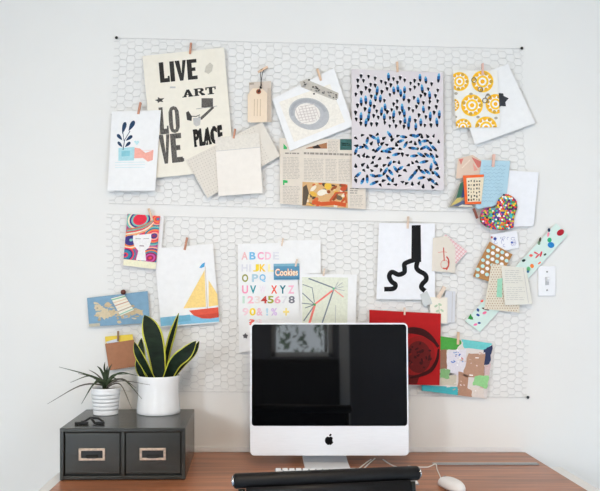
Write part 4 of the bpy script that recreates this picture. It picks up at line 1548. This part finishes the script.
# --- woman's head in coloured swirls, backing card
p = Paper([(131, 213.5), (164, 215.8), (161.4, 248.5), (131, 247)], 0.0095, M_white, 0.001)
p.build('backing_card', 'white backing card behind the swirling portrait card', 'card')
p = Paper([(127.5, 213.8), (160.2, 216), (155.6, 269.2), (123, 265.2)], 0.0150, paper_mat('portrait_card', 178, 84, 140), 0.001)
pc_ = [(127.5, 213.8), (160.2, 216), (156.3, 262.5), (123.6, 259)]
SW = [(70, 60, 130), (226, 64, 86), (240, 168, 150), (56, 130, 160), (236, 220, 190), (196, 84, 160), (236, 130, 70), (120, 190, 180), (150, 50, 90)]
r5 = random.Random(9)
for cx_, cy_, rm, ln in ((140, 219.5, 13, 8), (158, 219, 10, 7), (131, 240, 11, 7), (125, 255, 10, 7), (154, 236, 11, 7), (150, 258, 13, 8), (137, 232, 8, 3)):
    for k in range(ln):
        rr_ = rm * (1 - k / ln)
        p.ell(cx_, cy_, rr_ * 1.1, rr_ * .85, ink(*r5.choice(SW)), 1 + k * 0.25 + r5.random() * .1, -0.3, 22, pc_)
p.ell(140, 219.3, 6.2, 4.2, ink(222, 50, 70), 3.6, -0.3, 20, pc_)
for k, c in enumerate(((240, 170, 120), (236, 230, 210), (224, 84, 90), (122, 180, 160), (200, 120, 90))):
    p.stroke(smooth2([(127, 235.5 - 1.5 * k), (138, 233.5 - 1.5 * k), (147, 230 - 1.5 * k), (153.5, 223 - 1.0 * k)], 14), 1.3, ink(*c), 4 + .1 * k, pc_)
p.poly([(133.2, 235.5), (142, 234.6), (151, 233.6), (151.4, 240), (149, 247.4), (145.2, 250.6), (146, 260.8), (136, 260), (138.3, 250.8), (134.4, 246), (132.8, 240)], ink(240, 238, 238), 5)
p.stroke([(135.5, 238.6), (141, 238.8)], 0.5, GREY, 6)
p.stroke([(143.5, 238.8), (149, 238.4)], 0.5, GREY, 6)
p.stroke([(139.5, 245.8), (144, 246)], 0.9, ink(150, 120, 130), 6)
p.poly([(123.6, 259), (156.3, 262.5), (155.6, 269.2), (123, 265.2)], ink(240, 236, 206), 7)
p.lines(129, 262.8, 150, 264.2, 2.4, ink(200, 190, 150), 0.09, 0.1, 0.8)
p.build('art_card', 'small portrait card of a white face amid pink and purple swirls', 'picture')
pin((148.6, 208.6), (152.4, 220.5), 0.0175, 'clothespin at the top of the swirling portrait card', M_pin, 2.4)

# --- sailing boat picture
p = Paper([(154, 248.6), (213, 243.8), (219.3, 322.6), (161, 327.2)], 0.0118, M_white, 0.004)
SAIL, HULL, SEA, MAST = ink(246, 214, 138), ink(222, 92, 72), ink(134, 194, 224), ink(216, 206, 190)
p.poly([(204.6, 270), (183.4, 308.4), (206, 307)], SAIL)
p.poly([(208.6, 280), (213, 287), (217.3, 294), (218.2, 305.2), (208.6, 306.6)], SAIL)
p.stroke([(205.2, 266.5), (207.4, 309)], 0.8, MAST, 2)
p.poly([(199.2, 267.8), (202, 263.8), (205, 262.4), (204.4, 266.6), (201.5, 268)], ink(80, 164, 214), 2)
p.poly([(160.2, 317.6), (180, 315.4), (219, 314.6), (219, 321.6), (161, 326.2)], SEA)
p.poly([(172, 317), (190, 314.5), (191, 320.5), (173, 323)], ink(116, 178, 206), 2)
p.poly([(189, 310.6), (218.2, 307.2), (218.8, 317.2), (210, 318.6), (202, 318.4), (194, 315.6)], HULL, 3)
p.poly([(194, 315.6), (203, 314.6), (218.5, 312.8), (218.8, 317.2), (210, 318.6), (202, 318.4)], ink(206, 78, 62), 4)
p.build('painting', 'white picture of a yellow-sailed boat with a red hull', 'picture')
pin((187.2, 237.5), (184.6, 250), 0.0140, 'clothespin at the top of the sailing boat picture', M_pin2, 2.4)

# --- map card with paper strip
p = Paper([(87, 298), (147.7, 291), (150, 322.8), (89.2, 326.8)], 0.0120, paper_mat('map_blue_paper', 128, 163, 188, 0.06), 0.003)
mp_ = p.o
LAND = [ink(206, 186, 150), ink(196, 176, 142), ink(214, 198, 166)]


def blob(cx_, cy_, rx, ry, m, lay, rot=0):
    pts = []
    n_ = 22
    for k in range(n_):
        a = 2 * math.pi * k / n_
        f = 1 + r5.uniform(-.3, .3)
        x, y = rx * f * math.cos(a), ry * f * math.sin(a)
        pts.append((cx_ + x * math.cos(rot) - y * math.sin(rot), cy_ + x * math.sin(rot) + y * math.cos(rot)))
    p.poly(clip(pts, mp_), m, lay)


for a in ((99, 308, 5.5, 3.4, .2), (104, 314, 6.5, 5, .1), (112, 313, 5, 3.5, -.2), (124, 314, 7, 4.4, .1), (130, 311, 6.5, 4, .3), (139, 312, 5, 2.6, .1), (119, 322, 2, 1.6, 0), (108, 305, 4, 2.4, 0)):
    blob(a[0], a[1], a[2], a[3], r5.choice(LAND), 1 + .05 * a[2], a[4])
for k in range(30):
    blob(rnd.uniform(95, 142), rnd.uniform(303, 320), rnd.uniform(1, 2.6), rnd.uniform(.6, 1.5), rnd.choice(LAND + [ink(170, 160, 140), ink(150, 178, 196)]), 2 + .02 * k, rnd.uniform(-.5, .5))
p.poly([(88.9, 323.8), (100, 323), (100, 326.2), (89.2, 326.8)], ink(196, 190, 170), 2)
p.build('map_card', 'blue map card with beige land shapes above the brown card', 'map')
p = Paper([(111, 298.5), (124.5, 295), (134, 310), (120.5, 316)], 0.0172, paper_mat('striped_paper', 238, 232, 216), 0.001)
for k in range(6):
    u = (k + .5) / 6
    x0, y0, x1, y1 = 111 + 9.5 * u, 298.5 + 17.5 * u, 124.5 + 9.5 * u, 295 + 15 * u
    p.stroke([(x0, y0), (x1, y1)], 1.0, ink(*[(120, 190, 150), (226, 200, 170), (206, 160, 140), (232, 214, 190), (190, 170, 150), (140, 200, 180)][k]))
p.build('paper_scrap', 'striped paper scrap pinned over the blue map card', 'paper')
c = W(123.3, 292.0, 0.024)
pp_ = empty('push_pin', c, 'round brown push pin above the blue map card', 'push pin')
b = MB()
for k in range(1):
    prof = [(0.0001, -0.009), (0.006, -0.0075), (0.0085, -0.003), (0.0088, 0.001), (0.0065, 0.006), (0.0001, 0.008)]
    b.lathe([(r_, z_) for r_, z_ in prof], c, 16)
b.build('bead', mat('brown_bead', 104, 50, 36, 0.4, var=0.3, scale=120), pp_)
b = MB()
b.tube([c + Vector((0, 0.004, 0)), Vector((c.x, -0.0003, c.z))], 0.0009, 6)
b.build('spike', M_steel, pp_)

# --- brown card on yellow paper
p = Paper([(105, 336.6), (132.5, 334.2), (134.6, 352), (106.5, 354)], 0.0120, paper_mat('yellow_paper', 232, 204, 84), 0.001)
p.poly([(105.6, 342), (112, 340), (118, 338.6), (119, 343), (108, 344.6)], ink(214, 218, 226))
p.build('paper_sheet', 'yellow paper edge showing above the brown card', 'paper')
p = Paper([(105, 343.8), (133.8, 339.6), (137, 366.2), (109, 370.5)], 0.0150, paper_mat('brown_kraft_card', 168, 118, 90, 0.06), 0.001)
p.build('card', 'plain brown kraft card above the small spiky plant', 'card')
pin((118.2, 331), (118, 341), 0.0168, 'dark clothespin above the brown kraft card', mat('dark_wood', 150, 120, 92, 0.7), 2.0)

# --- alphabet sheet and neighbours
p = Paper([(278, 240.5), (320.6, 240), (320.8, 273), (279, 275)], 0.0082, M_white, 0.001)
p.build('paper_sheet', 'blank white sheet right of the alphabet print', 'paper')
p = Paper([(238, 244), (296, 242.5), (302, 350), (239, 352)], 0.0110, M_white, 0.002)
PK, PB, PY, PT, PG, PR2, POL = ink(240, 176, 196), ink(122, 190, 228), ink(244, 214, 60), ink(60, 150, 160), ink(226, 226, 232), ink(232, 92, 70), ink(150, 150, 70)
rows = [
    (259.6, 7.6, [('A', 241.5, ink(238, 190, 190)), ('B', 249.5, PB), ('C', 257.5, ink(244, 170, 200)), ('D', 265, ink(244, 196, 214)), ('E', 272.8, PG)]),
    (271.6, 7.4, [('H', 241.5, PG), ('I', 249, PG), ('J', 252.8, PY), ('K', 259.6, ink(248, 206, 40)), ('L', 268, ink(250, 238, 176))]),
    (282, 7.8, [('O', 242, POL), ('P', 252, ink(176, 206, 220)), ('Q', 259.5, PB)]),
    (293.6, 8.2, [('U', 242, ink(244, 160, 190)), ('V', 250, PT), ('W', 259.5, ink(240, 230, 238)), ('X', 271, PR2), ('Y', 279.6, ink(34, 120, 136)), ('Z', 288, ink(246, 190, 210))]),
    (303.4, 7.4, [('1', 242.5, ink(206, 228, 214)), ('2', 247.5, ink(244, 186, 200)), ('3', 254.5, ink(238, 224, 220)), ('4', 261, ink(190, 70, 60)), ('5', 267.6, ink(160, 164, 60)), ('6', 274.4, ink(240, 170, 190)), ('7', 281.6, ink(228, 226, 230)), ('8', 288.6, ink(130, 130, 140))]),
    (315.6, 7.6, [('9', 242.5, ink(246, 214, 222)), ('0', 249.5, PY), ('&', 256.5, ink(240, 190, 206)), ('!', 266, ink(190, 220, 236)), ('%', 271, ink(224, 200, 234)), ('+', 283, ink(250, 228, 140))]),
    (325.2, 6.0, [('?', 248.5, ink(238, 110, 100)), ('$', 256, ink(244, 220, 224))]),
]
for yb, h_, ls in rows:
    for s_, x, m_ in ls:
        w_ = 2.2 if s_ in 'I1!' else 6.2
        p.text(s_, (x, yb), (w_, 0), (0, -h_), m_, 1, 0.03)
p.build('alphabet_print', 'white alphabet print of pastel letters and numbers left of the road map', 'print')
p = Paper([(273.6, 263.8), (299.4, 263.4), (299.6, 279.6), (273.8, 279.9)], 0.0140, paper_mat('teal_sticker', 96, 150, 182), 0.001)
p.poly([(273.6, 263.8), (299.4, 263.4), (299.4, 266), (273.6, 266.4)], ink(128, 176, 196), 1)
p.text('Cookies', (275, 276.2), (23, -0.2), (0, -7.6), ink(226, 138, 62), 2, 0.06)
p.text('Cookies', (275.2, 275.8), (22.8, -0.2), (0, -7.0), ink(246, 238, 220), 3, 0.015)
p.stroke([(275, 278.3), (298.5, 278.1)], 0.7, ink(70, 110, 140), 2)
p.build('sticker', 'small teal sticker with orange and white script on the alphabet print', 'sticker')
pin((283, 238.4), (281.6, 246), 0.0128, 'pale clothespin at the top of the alphabet print', M_pin3, 1.8)
pin((297.2, 259.2), (295.4, 266.5), 0.0158, 'pale clothespin at the top of the teal sticker', M_pin3, 2.0)
b = MB()
c = W(245.3, 336, 0.0150)
fl = []
for k in range(10):
    a = math.pi * 2 * k / 10 + .3
    r = 0.0095 if k % 2 == 0 else 0.006
    fl.append((r * math.cos(a), r * math.sin(a)))
b.prism(fl, lambda x, z, t: Vector((c.x + x, c.y - t, c.z + z)), -0.0006, 0.0016)
b.tube([c + Vector((0, -0.0016, 0)), c + Vector((0, -0.0034, 0))], 0.003, 10)
tag(b.build('flower_magnet', mat('dark_grey_felt', 108, 106, 110, 0.8, var=0.25, scale=150)), 'tiny dark grey flower at the lower left of the alphabet print', 'ornament')

# --- road map
p = Paper([(299, 273.6), (356.8, 274.6), (355.2, 340), (300.5, 340)], 0.0140, M_white, 0.003)
p.poly([(302, 277), (348, 277.6), (347, 336), (302.4, 336)], ink(228, 231, 214), 1)
RL, SL = ink(238, 132, 122), ink(128, 138, 146)
p.stroke([(314.6, 304.4), (332.5, 290.6)], 1.7, RL, 3)
p.stroke([(315, 304.6), (309.4, 323), (306, 334)], 2.2, RL, 3)
p.stroke([(334, 289.6), (343.5, 297)], 1.2, ink(240, 170, 156), 3)
p.stroke([(308.5, 278.4), (332.8, 287.6)], 1.3, SL, 2)
p.stroke([(333.4, 290), (322.5, 322), (319, 334)], 1.4, SL, 2)
p.stroke([(302.6, 284.4), (312.2, 287.8), (314.4, 302.4)], 0.8, SL, 2)
p.stroke([(302.4, 293), (313.8, 303.6)], 1.0, SL, 2)
p.stroke([(301.8, 303.2), (314, 304.4)], 0.9, SL, 2)
p.stroke([(305, 308), (314, 304.8)], 0.9, SL, 2)
p.stroke([(314, 306), (303.6, 321)], 1.2, SL, 2)
for dx, dy in ((4, -7), (8, -6), (9, -2), (10, 2)):
    p.stroke([(334.4, 288.6), (334.4 + dx, 288.6 + dy)], 0.6, ink(176, 180, 184), 2)
p.stroke([(335.6, 305), (335.4, 324)], 0.6, ink(190, 194, 190), 2)
p.ell(314.6, 304.6, 1.3, 1.3, ink(90, 176, 110), 4, 0, 10)
p.ell(333.6, 288.6, 1.3, 1.3, ink(120, 190, 150), 4, 0, 10)
p.build('road_map', 'pale green road map with red and grey lines above the computer', 'map')
pin((324.4, 268.6), (323.4, 276), 0.0160, 'pale clothespin at the top of the pale green road map', M_pin3, 2.0)

# ------------------------------------------------------------------ behind the lens: what the dark screen mirrors
ds = empty('dark_sideboard', (0.0, Y1 + 0.2, 0), 'dark sideboard under the garden window, mirrored in the screen', 'sideboard')
M_esp = mat('espresso_wood', 26, 22, 20, 0.5, var=0.2, scale=12)
boxobj('sideboard_body', (-0.62, Y1 + 0.01, 0.08), (0.56, Y1 + 0.38, 1.08), M_esp, 0.004, ds)
for k in range(2):
    dd_ = boxobj('door', (-0.60 + k * 0.585, Y1 + 0.381, 0.11), (-0.025 + k * 0.57, Y1 + 0.396, 1.05), M_esp, 0.003, ds)
    b = MB()
    xk = -0.06 + k * 0.10
    b.tube([(xk, Y1 + 0.3965, 0.62), (xk, Y1 + 0.415, 0.62)], 0.010, 10)
    b.build('knob', M_chrome, dd_)
for sx in (-0.57, 0.51):
    for sy in (0.06, 0.33):
        b = MB()
        b.tube([(sx, Y1 + sy, 0), (sx, Y1 + sy, 0.0795)], [0.014, 0.02], 10)
        b.build('leg', M_esp, ds)

M_leaf = mat('garden_foliage', 96, 120, 84, 0.7, var=0.5, scale=4)
M_bark = mat('garden_bark', 96, 88, 80, 0.9, var=0.4, scale=12)
rt = random.Random(5)
for (tx, ty, lab) in ((0.75, -6.4, 'garden tree nearest the window, mirrored in the screen'), (-0.9, -9.5, 'garden tree farther back on the left, mirrored in the screen')):
    tr_ = empty('garden_tree', (tx, ty, 0), lab, 'tree', 'trees in the garden')
    b = MB()
    b.tube(curve([Vector((tx, ty, 0)), Vector((tx + .08, ty, 1.4)), Vector((tx - .05, ty, 2.6)), Vector((tx + .1, ty, 4))], 16), 0.13, 10)
    b.tube(curve([Vector((tx + .05, ty, 1.2)), Vector((tx + .4, ty, 2.0)), Vector((tx + .6, ty, 3.0))], 12), 0.06, 8)
    b.build('trunk', M_bark, tr_)
    b = MB()
    for k in range(1300):
        x, y, z = tx - .35 + rt.gauss(0, .8), ty + rt.gauss(0, .5), rt.uniform(1.0, 4.0)
        s_ = rt.uniform(.03, .085)
        u = Vector((rt.gauss(0, 1), rt.gauss(0, 1), rt.gauss(0, 1))).normalized()
        w = u.cross(Vector((rt.gauss(0, 1), rt.gauss(0, 1), rt.gauss(0, 1)))).normalized()
        o_ = Vector((x, y, z))
        n_ = u.cross(w) * s_ * .12
        b.add([o_ - u * s_, o_ + w * s_ * .4 + n_, o_ + u * s_, o_ - w * s_ * .4 + n_], [[0, 1, 2], [0, 2, 3]])
    b.build('foliage', M_leaf, tr_)
